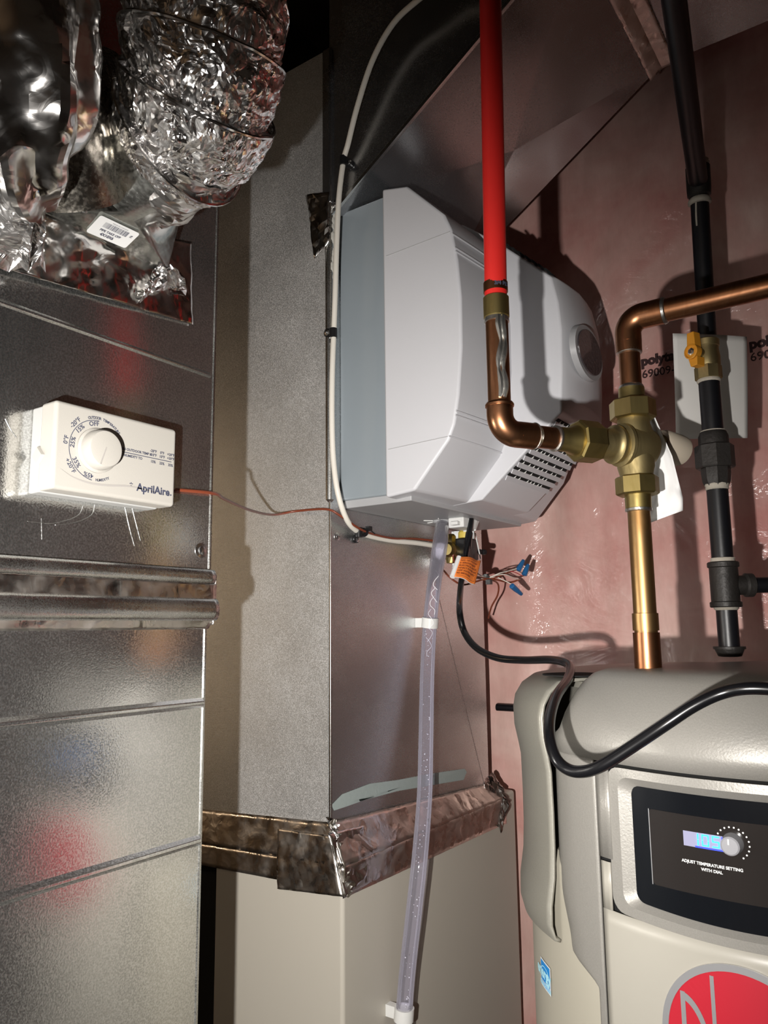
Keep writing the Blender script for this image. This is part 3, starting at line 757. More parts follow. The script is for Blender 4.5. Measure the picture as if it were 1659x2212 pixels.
# white connector block where the cord enters
cb_ = U(1018,1128,z=1.775)
cb_ = cb_+Vector((.010,.020,0))
MB().box((cb_.x-.026,cb_.y-.014,1.766),(cb_.x+.020,cb_.y+.016,1.7835)).build('connector_block', m_white, hm, bevel=.002)
MB().add([(cb_.x+.020,cb_.y-.014,1.782),(cb_.x+.020,cb_.y+.016,1.782),(cb_.x+.036,cb_.y+.01,1.782),(cb_.x+.034,cb_.y-.012,1.782),(cb_.x+.020,cb_.y-.012,1.764),(cb_.x+.020,cb_.y+.012,1.764)],[(0,1,2,3),(0,4,5,1),(0,3,4),(1,5,2),(2,5,4,3)]).build('connector_wing', m_white, hm)
MB().box((cb_.x-.036,cb_.y-.008,1.7695),(cb_.x-.025,cb_.y+.006,1.7755)).build('connector_latch', m_white, hm, bevel=.001)

# ------------------------------------------------------------------ solenoid valve under the humidifier
sv_ = thing('solenoid_valve', 'black and brass solenoid water valve hanging under the humidifier', 'valve', U(1000,1190,y=.675))
s0 = U(1008,1188,y=.665)
MB().box((s0.x-.020,s0.y-.012,s0.z-.018),(s0.x+.024,s0.y+.022,s0.z+.020)).build('coil_housing', m_black, sv_, bevel=.003)
MB().lathe((s0.x-.012,s0.y-.004,s0.z+.020),(0,0,1),[(0,.012),(.010,.012),(.014,.009),(.016,.0001)],24).build('coil', m_coil, sv_)
MB().lathe((s0.x-.05,s0.y+.012,s0.z-.002),(1,0,0),[(0,.010),(.006,.013),(.012,.013),(.014,.010),(.032,.010)],20).build('brass_body', m_brass, sv_)
MB().lathe((s0.x-.022,s0.y+.02,s0.z+.004),(0,0,1),[(-.028,.008),(-.02,.010),(.02,.010),(.024,.007)],8).build('inlet_nut', m_brass, sv_)
MB().box((s0.x+.024,s0.y-.004,s0.z-.030),(s0.x+.030,s0.y+.045,s0.z+.040)).build('mounting_bracket', m_steel, sv_, bevel=.001)
MB().tube([(s0.x+.004,s0.y-.016,s0.z+.030),(s0.x+.018,s0.y-.018,s0.z-.016)], .0012, 6, 2).build('retaining_clip', m_white, sv_)
MB().lathe((s0.x+.024,s0.y-.010,s0.z-.002),(1,-.3,0),[(0,.005),(.006,.005),(.007,.003),(.010,.003),(.011,.005),(.018,.005)],12).build('outlet_barb', m_black, sv_)
for k in range(4): MB().lathe((s0.x-.006+.008*k,s0.y-.004,s0.z-.024),(0,0,1),[(0,.0022),(.006,.0022)],8).build('brass_screw', m_brass, sv_)

# ------------------------------------------------------------------ clear drain tube
dt = thing('drain_tube', 'clear vinyl drain tube running down from the humidifier past the furnace', 'tube', (dx,dy_,1.76))
TP = [Vector((dx,dy_,1.776)), U(950,1180,d=1.215), U(938,1260,y=.672), U(929,1345,y=.700), U(923,1450,y=.695), U(920,1600,y=.683), U(917,1720,y=.672), U(907,1850,y=.655), U(893,1980,y=.658), U(878,2120,y=.668), U(868,2260,y=.674), U(858,2400,y=.676)]
RT_ = .0122
TPs = spline(TP, 6)
MB().tube(TPs, RT_, 24, 1, caps=False).build('tube_wall', m_clear, dt)
MB().tube(TPs, RT_*.72, 20, 1, caps=False).build('tube_bore', m_clear, dt)
dr = MB(); random.seed(5)
for i in range(170):
    k = random.uniform(.28,.98); p = TPs[int(k*(len(TPs)-1))]; j = min(int(k*(len(TPs)-1))+1, len(TPs)-1); p = p.lerp(TPs[j], random.random())
    A = random.uniform(0,2*pi); dr.sphere(p+Vector((cos(A),sin(A),0))*RT_*.68, random.uniform(.0003,.0011), 4)
for i in range(6):
    k = .16+.03*i; q0 = TPs[int(k*(len(TPs)-1))]; A = 3.6; L_ = [q0+Vector((cos(A+.6*math.sin(j*1.7+i)),sin(A+.6*math.sin(j*1.7+i)),0))*RT_*.68+Vector((0,0,-.008*j)) for j in range(5)]
    dr.tube(L_, .0005, 5, 4)
dr.build('water_beads', m_drop, dt, kind='stuff')
for (px, py, dd) in ((928,1345,.0065),(872,2181,.0065)):
    # nearest point on tube
    best = min(TPs, key=lambda q: abs(row(q)-py)); i = TPs.index(best); T = (TPs[min(i+1,len(TPs)-1)]-TPs[i-1]).normalized()
    cl = MB(); cl.lathe(best-T*.0085, T, [(0,RT_+.0006),(0,RT_+.0022),(.017,RT_+.0022),(.017,RT_+.0006)], 28)
    yw = Y0 if py < 1700 else FY
    cl.box((best.x-.006,best.y+RT_,best.z-.008),(best.x+.006,yw-.0002,best.z+.008))
    o = cl.build('tube_clamp', m_white, smooth=40, bevel=0)
    tag(o, 'white plastic clamp holding the clear tube to the galvanised plenum' if py < 1700 else 'white plastic clamp on the clear tube at the beige furnace', 'clamp', 'white clamps on the clear drain tube')

# ------------------------------------------------------------------ cables
wc = MB().tube([Vector((.80,.15,2.79)), Vector((.83,.36,2.68)), U(1000,-85,x=.858), U(960,-45,x=.862), U(905,-2,x=.862), U(850,50,x=.865), U(805,130,x=.868), U(772,230,x=.874), U(752,310,x=.882), U(742,348,x=.886), U(732,430,x=.884), U(727,540,x=.886), U(724,640,x=.887), U(721,720,x=.888), U(718,800,x=.884), U(717,900,x=.884), U(720,990,x=.888), U(730,1065,y=.706), U(748,1120,y=.708), U(770,1146,y=.714), U(800,1158,y=.716), U(850,1168,y=.714), U(900,1173,y=.708), U(945,1180,y=.700), U(985,1188,y=.69)], .0043, 14, 6).build('white_cable', m_cable, smooth=60)
tag(wc, 'white plastic cable looping from the overhead duct down the plenum corner', 'cable')
wr = MB().tube([U(380,1058,y=RY-.004), U(462,1066,y=RY-.004), U(485,1078,x=.60), U(540,1102,x=.72), U(590,1112,x=.85), U(640,1104,x=.893), U(705,1100,x=.893), U(735,1114,y=.712), U(770,1138,y=.706), U(800,1152,y=.708), U(850,1163,y=.710), U(900,1164,y=.710), U(960,1172,y=.69), U(975,1180,y=.68), U(985,1200,y=.675), U(1000,1215,y=.67)], .0019, 8, 6).build('brown_wire', m_brownw, smooth=60)
tag(wr, 'thin brown thermostat wire crossing from the return duct to the plenum', 'wire')
wr2 = MB().tube([U(968,1180,y=.69), U(978,1192,y=.67), U(980,1210,y=.67), U(990,1222,y=.668), U(1010,1240,y=.66), U(1030,1248,y=.655), U(1060,1252,y=.65), U(1076,1262,y=.65), U(1075,1285,y=.66), U(1062,1310,y=.68), U(1055,1335,y=.70)], .0017, 8, 6).build('brown_wire', m_brownw, smooth=60)
tag(wr2, 'brown wire drooping below the orange tag and running behind the plenum edge', 'wire')
wr3 = MB().tube([U(958,1232,y=.70), U(975,1250,y=.68), U(1000,1263,y=.67), U(1030,1256,y=.66), U(1052,1248,y=.655)], .0017, 8, 6).build('brown_wire', m_brownw, smooth=60)
tag(wr3, 'brown wire looping below the orange tag beside the black cord', 'wire')
# clips
def clip(cpt, spt, n, label, tie=False):
    o = thing('cable_clip', label, 'clip', spt, 'black clips holding the white cable'); cpt = Vector(cpt); spt = Vector(spt); n = Vector(n)
    MB().lathe(cpt-Vector((0,0,.0075)), (0,0,1), [(0,.0045),(0,.0062),(.015,.0062),(.015,.0045)], 20).build('loop', m_black, o)
    d = (spt-cpt); c = (spt+cpt)/2; t = d.normalized(); s = t.cross(n).normalized()
    MB().obox(c+n*0.0, d*.6, s*.0072, n*.0012).build('tab', m_black, o, bevel=.001)
    MB().lathe(spt, n, [(-.001,.0068),(.0018,.0068)], 20).build('tab_eye', m_black, o); screw(spt+n*.0022, n, o, .0028)
clip(U(720,720,x=.888), U(708,719,x=.893), (-1,0,0), 'black cable clip screwed to the plenum corner beside the grey cabinet')
clip(U(742,348,x=.886), U(756,354,x=.896), (-1,0,0), 'black cable clip high on the duct below the sloping seam')
clip(U(775,1150,y=.713), U(769,1164,y=Y0-.002), (0,-1,0), 'black cable clip under the lower corner of the humidifier')
zt1 = MB(); zc = U(786,1150,y=.712); zt1.lathe(zc, (1,0,-.25), [(-.003,.005),(-.003,.0068),(.003,.0068),(.003,.005)], 16); zt1.box((zc.x-.002,zc.y-.012,zc.z+.002),(zc.x+.006,zc.y-.004,zc.z+.009)); zt1.tube([zc+Vector((.003,-.008,.005)), zc+Vector((.016,-.010,-.002))], .001, 5, 2)
tag(zt1.build('zip_tie', m_black), 'black zip tie binding brown wire to white cable', 'zip tie')

# power cord
pc = thing('power_cord', 'thick black power cord dropping from the humidifier and looping over the water heater', 'cord', U(1016,1105,y=.60))
CP = [U(1019,1100,y=.625), U(1015,1140,y=.62), U(1008,1185,y=.615), U(1002,1225,y=.615), U(995,1270,y=.61), U(993,1320,d=1.13), U(1003,1365,d=1.11), U(1030,1400,d=1.07), U(1075,1421,d=1.03), U(1130,1426,d=.99), U(1185,1425,d=.93), U(1218,1430,d=.88), U(1232,1443,d=.85), U(1226,1468,d=.80), U(1203,1502,d=.735), U(1189,1545,d=.69), U(1187,1590,d=.66), U(1200,1636,d=.64), U(1225,1661,d=.63), U(1258,1667,d=.62), U(1300,1654,d=.61), U(1370,1610,d=.60), U(1440,1563,d=.59), U(1500,1524,d=.585), U(1560,1497,d=.58), U(1620,1487,d=.57), U(1700,1493,d=.56), U(1800,1515,d=.55), Vector((.50,-.22,1.44)), Vector((.53,-.36,1.22)), Vector((.56,-.42,.9)), Vector((.60,-.44,.4)), Vector((.66,-.46,.02))]
MB().tube(CP, .0049, 18, 6).build('cord_jacket', m_blackrub, pc)
MB().lathe(U(1014,1150,y=.618), (U(1008,1195,y=.615)-U(1014,1150,y=.618)), [(0,.0055),(.002,.0062),(.028,.0062),(.03,.0055)], 18).build('strain_relief', m_blackrub, pc)
# orange warning tag folded round the cord
ot = thing('warning_tag', 'orange folded warning tag with printed lines on the black cord', 'tag', U(1000,1235,y=.60))
c0 = [U(996,1203,y=.600), U(1043,1210,y=.588), U(1030,1261,y=.588), U(981,1246,y=.600)]
def tagp(u, v, h=0.0):
    p = (c0[3]*(1-u)+c0[2]*u)*(1-v)+(c0[0]*(1-u)+c0[1]*u)*v
    return p+Vector((0,-1,0))*(h+.0035*sin(u*5.0))+Vector((0,0,.0012*sin(u*6)))
def grid(fn, n, m):
    V = [fn(i/n,j/m) for j in range(m+1) for i in range(n+1)]
    return V, [(j*(n+1)+i,j*(n+1)+i+1,(j+1)*(n+1)+i+1,(j+1)*(n+1)+i) for j in range(m) for i in range(n)]
V, F = grid(lambda u,v: tagp(u,v), 16, 6); solid(MB().add(V,F).build('tag_face', m_orange, ot, fix=False), .0003)
V, F = grid(lambda u,v: tagp(u,v,-.0022)+Vector((.0018,0,-.0006)), 16, 6); solid(MB().add(V,F).build('tag_backing', m_paperw, ot, fix=False), .0006)
MB().tube([tagp(0,.0,-.004)+Vector((.001,0,0)), tagp(0,1,-.004)+Vector((.001,0,0))], .0042, 14, 2).build('tag_fold', m_paperw, ot)
tp = MB()
tf_ = lambda u, v: tagp(u/.036+.5, v/.034+.5, .0004)
for k, s_ in enumerate(('NG: 120 VOLTS MAY','E SERIOUS INJURY','ELECTRICAL SHOCK','NNECT POWER AND','OFF WATER SUPPLY','RE SERVICING')):
    lettering(tp, s_, .0034, tf_, .00015, 'LEFT', at=(-.0172,.0110-k*.0042))
def bar(mb, u0, v0, u1, v1, fn, n=10):
    for i in range(n):
        a, b = u0+(u1-u0)*i/n, u0+(u1-u0)*(i+1)/n; mb.add([fn(a,v0),fn(b,v0),fn(b,v1),fn(a,v1)],[(0,1,2,3)])
bar(tp,-.0175,.0145,.0150,.0140,tf_); bar(tp,-.0175,-.0135,.0150,-.0140,tf_); bar(tp,.0146,-.014,.0152,.0145,tf_,1)
tp.build('tag_print', m_orprint, ot, smooth=0, fix=False)
# wires with blue wire nuts
J = U(1052,1248,y=.64)
def wnut(tip, base, lab):
    tip = Vector(tip); base = Vector(base); d = (tip-base); L_ = d.length
    o = MB().lathe(base, d, [(0,.0030),(.001,.0052),(L_*.35,.0050),(L_*.8,.0038),(L_*.97,.0033),(L_,.0026)], 10).build('wire_nut', m_blue, smooth=50)
    tag(o, lab, 'wire nut', 'blue wire nuts'); return o
nb = [((1131,1210),(1119,1232),'blue wire nut uppermost of the cluster right of the orange tag'), ((1141,1219),(1132,1243),'blue wire nut on the right of the cluster, overlapping its neighbour'), ((1127,1284),(1105,1265),'lone lower blue wire nut pointing down right')]
for (t_, b_, lab) in nb: wnut(U(*t_,y=.60), U(*b_,y=.605), lab)
def wire(pts, r, m, lab, grp=None):
    o = MB().tube(pts, r, 7, 6).build('wire', m, smooth=60); tag(o, lab, 'wire', 'fine wires at the blue wire nuts'); return o
m_ww = plain('white_wire', (.72,.66,.58), .4); m_rw = plain('red_wire', (.6,.05,.06), .4)
wire([U(1030,1238,y=.64), J, U(1080,1238,y=.62), U(1104,1232,y=.612), U(1118,1228,y=.606)], .0011, m_ww, 'pale wire leading to the uppermost blue wire nut')
wire([U(1030,1246,y=.64), U(1060,1250,y=.635), U(1085,1242,y=.62), U(1110,1232,y=.612), U(1119,1230,y=.606)], .0014, m_brownw, 'brown wire leading to the uppermost blue wire nut')
wire([U(1040,1250,y=.645), U(1070,1247,y=.63), U(1085,1252,y=.62), U(1105,1262,y=.607)], .0010, m_ww, 'pale wire leading to the lone lower wire nut')
wire([U(1042,1252,y=.645), U(1070,1252,y=.63), U(1100,1258,y=.62), U(1122,1252,y=.606)], .0016, m_brownw, 'brown sheathed wire end with a stripped tip under the nuts')
wire([U(1098,1233,y=.614), U(1112,1236,y=.61), U(1128,1244,y=.606)], .0008, m_rw, 'thin red wire between the two upper wire nuts')
wire([U(1060,1245,y=.64), U(1090,1241,y=.615), U(1110,1249,y=.61), U(1123,1252,y=.606)], .0008, m_ww, 'pale wire beside the brown stripped wire end')
z2 = MB(); zc = U(1050,1247,y=.642); z2.lathe(zc, (1,0,.1), [(-.003,.004),(-.003,.0062),(.003,.0062),(.003,.004)], 14); z2.box((zc.x-.004,zc.y-.010,zc.z-.013),(zc.x+.005,zc.y-.001,zc.z-.004))
tag(z2.build('zip_tie', m_black), 'black zip tie round the wires just right of the orange tag', 'zip tie')

# ------------------------------------------------------------------ red pipe, copper and mixing valve
px_ = U(1071,640,d=.768); PX = (px_.x, px_.y)
rp = thing('water_pipe', 'bright red plastic pipe with copper crimp ring above the copper elbow', 'pipe', Vector((PX[0],PX[1],zat(PX,650))))
zj = zat(PX,640); ptop = U(1057,-120,d=.79); _b = Vector((PX[0],PX[1],zj)); ptop = _b+(ptop-_b)*((2.79-zj)/(ptop.z-zj))
dirp = (ptop-Vector((PX[0],PX[1],zj))).normalized()
MB().tube([Vector((PX[0],PX[1],zj)), ptop], .0112, 32, 4).build('pex_pipe', m_red, rp)
MB().lathe((PX[0],PX[1],zat(PX,632)), (0,0,1), [(0,.0112),(0,.0122),(zat(PX,612)-zat(PX,632),.0122),(zat(PX,612)-zat(PX,632),.0112)], 32).build('crimp_ring', m_copper, rp)
cq = Vector((PX[0],PX[1],zat(PX,622))); mkp = MB()
lettering(mkp, '3/4 PEX', .0055, lambda u,v: (PX[0]+.0124*cos(-2.05+u/.0124)*1, PX[1]+.0124*sin(-2.05+u/.0124), cq.z+v), .0003); mkp.build('ring_print', m_print, rp, smooth=0, fix=False)
MB().lathe((PX[0],PX[1],zat(PX,688)), (0,0,1), [(0,.0118),(.001,.0128),(zat(PX,642)-zat(PX,688)-.001,.0128),(zat(PX,642)-zat(PX,688),.0118)], 32).build('brass_adapter', m_brass, rp)
cpx = thing('copper_pipe', 'copper pipe with streaks of solder turning right through an elbow into the mixing valve', 'pipe', Vector((PX[0],PX[1],zat(PX,940))))
vv = U(1371,960,d=.812); VX = (vv.x, vv.y); ZV = zat(VX,965)
E0 = Vector((PX[0],PX[1],ZV)); hd = Vector((VX[0]-PX[0],VX[1]-PX[1],0)); HL = hd.length; hd.normalize()
rC = .0112
zA = zat(PX,688)
MB().lathe((PX[0],PX[1],zat(PX,885)), (0,0,1), [(0,rC),(zA-zat(PX,885),rC)], 32).build('pipe_run', m_copper, cpx)
# solder mess
so = MB(); random.seed(11)
zlo, zhi = zat(PX,865), zat(PX,690)
for A0 in (-2.62,-2.22):
    pts = [Vector((PX[0]+cos(A0+.12*sin(i*1.3)+.02*i)*(rC+.0003), PX[1]+sin(A0+.12*sin(i*1.3)+.02*i)*(rC+.0003), zlo+(zhi-zlo)*i/9.)) for i in range(10)]
    so.tube(pts, .0016, 7, 5, rf=lambda u: .0017+.0015*abs(sin(u*9)))
so.lathe((PX[0],PX[1],zhi-.004),(0,0,1),[(0,rC-.001),(.001,rC+.0012),(.005,rC+.0008),(.006,rC-.001)],28)
so.lathe((PX[0],PX[1],zat(PX,892)),(0,0,1),[(0,rC-.001),(.001,rC+.0014),(.003,rC+.001),(.004,rC-.001)],28)
so.build('solder', m_solder, cpx)
R_e = .024; zE = ZV+R_e
def elbow(c, d1, d2, r, R, n=10):
    """quarter bend: legs leave c along d1 and d2"""
    c = Vector(c); d1 = Vector(d1).normalized(); d2 = Vector(d2).normalized(); pts = [c+d1*(R+.010)]
    for i in range(n+1):
        a = pi/2*i/n; pts.append(c+d1*R+d2*R - d2*R*cos(a) - d1*R*sin(a))
    pts.append(c+d2*(R+.010)); return pts
MB().tube(elbow(E0,(0,0,1),hd,rC+.0016,R_e*.75), rC+.0018, 32, 1).build('elbow', m_copper, cpx)
MB().lathe(E0+Vector((0,0,R_e*.75+.008)), (0,0,1), [(0,rC),(0,rC+.0028),(.002,rC+.0030),(.004,rC+.0018),(zat(PX,885)-ZV-R_e*.75-.008,rC+.0018)], 32).build('elbow_cup', m_copper, cpx)
MB().lathe(E0+hd*(R_e*.75), hd, [(0,rC+.0018),(.022,rC+.0018),(.022,rC)], 32).build('elbow_cup', m_copper, cpx)
MB().lathe(E0+hd*(R_e*.75+.019), hd, [(0,rC),(.0014,rC+.0026),(.0045,rC+.0008),(.006,rC)], 28).build('solder_ring', m_solder, cpx)
MB().lathe(E0+hd*.03, hd, [(0,rC),(HL-.03-.068,rC)], 32).build('pipe_run', m_copper, cpx)
MB().lathe(E0+hd*(HL-.103), hd, [(0,rC),(.001,rC+.0022),(.0035,rC+.002),(.0045,rC)], 28).build('solder_ring', m_solder, cpx)

mv = thing('mixing_valve', 'brass three-way mixing valve with octagonal union nuts, above the water heater', 'valve', (VX[0],VX[1],ZV))
V0 = Vector((VX[0],VX[1],ZV)); k_ = 0.812/1660
def h_(px): return px*k_
MB().lathe(E0+hd*(HL-.099), hd, [(0,rC+.001),(.012,rC+.0012),(.020,rC+.004),(.027,rC+.0050),(.030,rC+.0050)], 32).build('union_tail', m_brass, mv)
nutp = lambda L_, r: [(0,r*.90),(.0015,r),(L_-.0015,r),(L_,r*.92)]
MB().lathe(V0-hd*.076, hd, nutp(.026,.0215), 8, pi/8).build('union_nut', m_brass, mv, smooth=20)
MB().lathe(V0-hd*.052, hd, [(0,.0160),(.018,.0160),(.022,.0172),(.0235,.0205),(.0265,.0205),(.028,.0185),(.031,.0185),(.0325,.0228),(.0360,.0232),(.038,.0212),(.048,.0222),(.062,.0222),(.070,.0195),(.076,.013),(.078,.0001)], 44).build('valve_body', m_brassdull, mv, smooth=50)
MB().lathe(V0+Vector((0,0,-.044)), (0,0,1), [(0,.0150),(.004,.0162),(.012,.0165),(.022,.0190),(.060,.0190),(.068,.0168),(.074,.0162),(.080,.0150)], 40).build('vertical_port', m_brassdull, mv)
bk = (hd*.55+Vector((cos(YAW),sin(YAW),0))*.85).normalized()
MB().sphere(V0+Vector((.010,-.012,.034))-FW*.006, .0026, 6).build('cast_pip', m_brass, mv)
zt0, zt1_ = zat(VX,907), zat(VX,866)
MB().lathe((VX[0],VX[1],zt0), (0,0,1), nutp(zt1_-zt0,.0238), 8, pi/8+YAW).build('union_nut', m_brass, mv, smooth=20)
zt2 = zat(VX,838)
MB().lathe((VX[0],VX[1],zt1_-.002), (0,0,1), [(0,.0150),(.004,.0138),(zt2-zt1_+.001,.0134),(zt2-zt1_+.002,.012)], 32).build('union_tail', m_brass, mv)
zb1_, zb0_ = zat(VX,1030), zat(VX,1070)
MB().lathe((VX[0],VX[1],zb0_), (0,0,1), nutp(zb1_-zb0_,.0222), 8, pi/8+YAW+.2).build('union_nut', m_brass, mv, smooth=20)
zb2 = zat(VX,1100)
MB().lathe((VX[0],VX[1],zb2), (0,0,1), [(0,.0122),(.001,.0132),(zb0_-zb2+.002,.0136)], 32).build('union_tail', m_brass, mv)
# beige temperature knob on its stem, behind
ka = U(1425,956,d=.885); kb = U(1492,985,d=.915)
MB().lathe(ka, kb-ka, [(0,.0145),(.004,.0165),(.030,.0185),(.036,.0180),(.037,.0001)], 24).build('temperature_knob', m_beigeplug, mv)
MB().tube([V0+bk*.012, ka], .010, 16, 3).build('knob_stem', m_brassdull, mv)

cu = thing('copper_pipe', 'copper pipe rising from the mixing valve and turning right through an elbow', 'pipe', (VX[0],VX[1],zt2))
ze = zat(VX,690)
MB().lathe((VX[0],VX[1],zt2), (0,0,1), [(0,rC),(ze-zt2-.018,rC)], 32).build('pipe_run', m_copper, cu)
HD2 = Vector((0,-1,0.0)); E1 = Vector((VX[0],VX[1],ze))
rC2 = .0122
MB().tube(elbow(E1,(0,0,-1),HD2,rC,.017), rC2+.0016, 32, 1).build('elbow', m_copper, cu)
MB().lathe((VX[0],VX[1],zat(VX,764)), (0,0,1), [(0,rC),(.0008,rC+.0024),(ze-zat(VX,764)-.017,rC+.0026)], 32).build('elbow_cup', m_copper, cu)
MB().lathe(E1+HD2*.016, HD2, [(0,rC2+.0016),(.022,rC2+.0016),(.0225,rC2)], 32).build('elbow_cup', m_copper, cu)
MB().lathe(E1+HD2*.030, HD2, [(0,rC2),(.62,rC2)], 32).build('pipe_run', m_copper, cu)
for o_, d_ in ((E1+HD2*.0375,HD2),):
    MB().lathe(o_, d_, [(0,rC2),(.001,rC2+.0022),(.0035,rC2+.0014),(.0045,rC2)], 28).build('solder_ring', m_solder, cu)
MB().lathe((VX[0],VX[1],zat(VX,766)), (0,0,1), [(0,rC),(.001,rC+.0022),(.0035,rC+.0024),(.0045,rC)], 28).build('solder_ring', m_solder, cu)
MB().lathe((VX[0],VX[1],zt2-.001), (0,0,1), [(0,rC+.002),(.001,rC+.0020),(.0032,rC+.001),(.004,rC)], 28).build('solder_ring', m_solder, cu)
WHT = 1.556
cl_ = thing('copper_pipe', 'golden copper pipe dropping from the mixing valve to the water heater top', 'pipe', (VX[0],VX[1],WHT))
MB().lathe((VX[0],VX[1],WHT-.002), (0,0,1), [(0,rC+.0003),(zb2-WHT+.002,rC+.0003)], 32).build('pipe_run', m_copper2, cl_)
MB().lathe((VX[0],VX[1],zat(VX,1362)), (0,0,1), [(0,rC),(0,rC+.0018),(zat(VX,1325)-zat(VX,1362),rC+.0018),(zat(VX,1325)-zat(VX,1362)+.0005,rC)], 32).build('coupling', m_copper2, cl_)
MB().lathe((VX[0],VX[1],WHT-.002), (0,0,1), [(0,rC+.0022),(zat(VX,1362)-WHT,rC+.0020)], 32).build('heater_nipple', m_copper, cl_)
MB().lathe((VX[0],VX[1],zb2-.003), (0,0,1), [(0,rC),(.001,rC+.0024),(.0035,rC+.0024),(.004,rC)], 28).build('solder_ring', m_solder, cl_)
rl = U(1410,1421,d=.79); MB().sphere(rl,.0016,6).build('indicator_light', m_led, cl_)

# paper label curling behind the valve
def ppt(u, v):
    L_ = [(1384,852),(1395,905),(1408,960),(1410,1020),(1408,1075),(1402,1130)]
    R_ = [(1392,850),(1425,925),(1452,985),(1466,1040),(1475,1075),(1475,1103)]
    f = v*(len(L_)-1); i = min(int(f), len(L_)-2); g = f-i
    a = Vector(L_[i]).lerp(Vector(L_[i+1]), g); b = Vector(R_[i]).lerp(Vector(R_[i+1]), g); p = a.lerp(b, u)
    return U(p.x, p.y, d=.845+.008*sin(3*u+v*2)+.003*noise.noise(Vector((u*4,v*6,0))))
def ppt2(u, v):
    return ppt(u, v)
V, F = grid(lambda u,v: ppt(u*1.35-.35, v), 14, 30)
o = solid(MB().add(V,F).build('paper_label', m_paperw, smooth=60, fix=False), .0004)
tag(o, 'crumpled white paper label hanging behind the brass mixing valve', 'label')

# ------------------------------------------------------------------ gas piping
g0 = U(1543,975,d=.985); GX = (g0.x, g0.y)
gp = thing('gas_pipe', 'black iron gas pipe with union, tee and capped drip leg over the water heater', 'pipe', (GX[0],GX[1],WHT+.004))
rI = .0130
gl = lambda a, b, prof, name, m, seg=28, par=gp, ph=0: MB().lathe((GX[0],GX[1],a), (0,0,1), [(t*(b-a), r) for t, r in prof], seg, ph).build(name, m, par, smooth=25)
Z = lambda py: zat(GX, py)
gl(Z(940), Z(825), [(0,rI),(1,rI)], 'nipple', m_iron)
gl(Z(1225), Z(1020), [(0,rI),(1,rI)], 'pipe_run', m_iron)
gl(Z(1012), Z(962), [(0,.0225),(.06,.0238),(.94,.0238),(1,.0215)], 'union_nut', m_cast, 8, ph=.3)
gl(Z(1050), Z(1010), [(0,.0145),(.25,.0168),(.7,.0178),(1,.0178)], 'union_end', m_cast, 8, ph=.3)
gl(Z(964), Z(934), [(0,.0185),(.7,.0182),(1,.0160)], 'union_end', m_cast, 28)
for pa, pb, nm in ((944,930,'thread_dope'),(1060,1038,'thread_dope'),(1222,1204,'thread_dope'),(828,814,'thread_dope')):
    dm = MB(); random.seed(pa)
    dm.lathe((GX[0],GX[1],Z(pa)), (0,0,1), [(0,rI-.001)]+[(t*(Z(pb)-Z(pa)), rI+random.uniform(.0008,.0024)) for t in (.15,.35,.55,.75,.9)]+[((Z(pb)-Z(pa)),rI-.001)], 20)
    dm.build(nm, m_dope, gp)
tz0, tz1 = Z(1312), Z(1214); tl = tz1-tz0
gl(tz0, tz1, [(0,.0178),(.02,.0188),(.11,.0188),(.13,.0170),(.87,.0170),(.89,.0188),(.98,.0188),(1,.0175)], 'tee_body', m_cast, 32)
tm = Vector((GX[0],GX[1],(tz0+tz1)/2-.001)); bd_ = Vector((RT.x,RT.y,0)).normalized()
MB().lathe(tm, bd_, [(0,.012),(.024,.0120),(.026,.0148),(.034,.0148),(.035,.012)], 28).build('tee_branch', m_cast, gp)
MB().lathe(tm+bd_*.032, bd_, [(0,.0112),(.003,.0115),(.005,.0098),(.3,.0098)], 24).build('branch_pipe', m_iron, gp)
gl(Z(1398), Z(1310), [(0,rI-.0005),(1,rI-.0005)], 'nipple', m_iron)
gl(Z(1318), Z(1308), [(0,rI),(.4,rI+.002),(1,rI)], 'thread_dope', m_dope, 20)
gl(WHT+.004, Z(1396), [(0,.010),(.06,.0135),(.6,.0165),(.72,.0170),(.74,.0188),(.98,.0188),(1,.016)], 'end_cap', m_cast, 32)
# cast letters on the tee
tl_ = MB(); fl = lambda u, v: Vector((GX[0],GX[1],tm.z+v)) + (Matrix.Rotation(u/.0172,3,'Z') @ (Vector((-cos(radians(11)),-sin(radians(11)),0))))*.0174
lettering(tl_, 'BM 3/4', .007, fl, .0003, at=(0,.0165)); lettering(tl_, 'CAN', .007, fl, .0003, at=(0,-.017)); tl_.build('cast_letters', m_cast, gp, smooth=0, fix=False)

gv = thing('gas_valve', 'brass gas shutoff valve with a yellow handle, top of the lower gas pipe', 'valve', (GX[0],GX[1],Z(820)))
gl(Z(820), Z(792), [(0,.0160),(.05,.0168),(.95,.0168),(1,.0155)], 'hex_end', m_brassdull, 8, gv, .2)
gl(Z(796), Z(735), [(0,.0150),(.1,.0158),(.35,.0162),(.6,.0150),(.72,.0150),(.75,.0160),(.95,.0165),(1,.0140)], 'valve_body', m_brassdull, 32, gv)
hc = U(1492,768,d=.945); hn = (CAM-hc); hn = (Vector((hn.x,hn.y,0)).normalized()*.6-bd_*.8).normalized()
vb = Vector((GX[0],GX[1],Z(768)))
hdir = (-bd_*.86-Vector((FW.x,FW.y,0))*.50).normalized()
hc = vb+hdir*.030; sd = Vector((0,0,1)).cross(hdir)
hub = MB(); hub.lathe(hc-hdir*.008, hdir, [(0,.0095),(.010,.0100),(.0105,.0086),(.0085,.0080),(.0084,.0001)], 24); hub.build('handle_hub', m_yellow, gv, bevel=0)
lv = MB()
lv.add([hc+hdir*a+sd*b+Vector((0,0,c)) for a in (-.012,.001) for b, c in ((-.0065,.005),(.0065,.005),(.0055,.026),(-.0050,.026))], [(0,1,2,3),(4,7,6,5),(0,4,5,1),(1,5,6,2),(2,6,7,3),(3,7,4,0)])
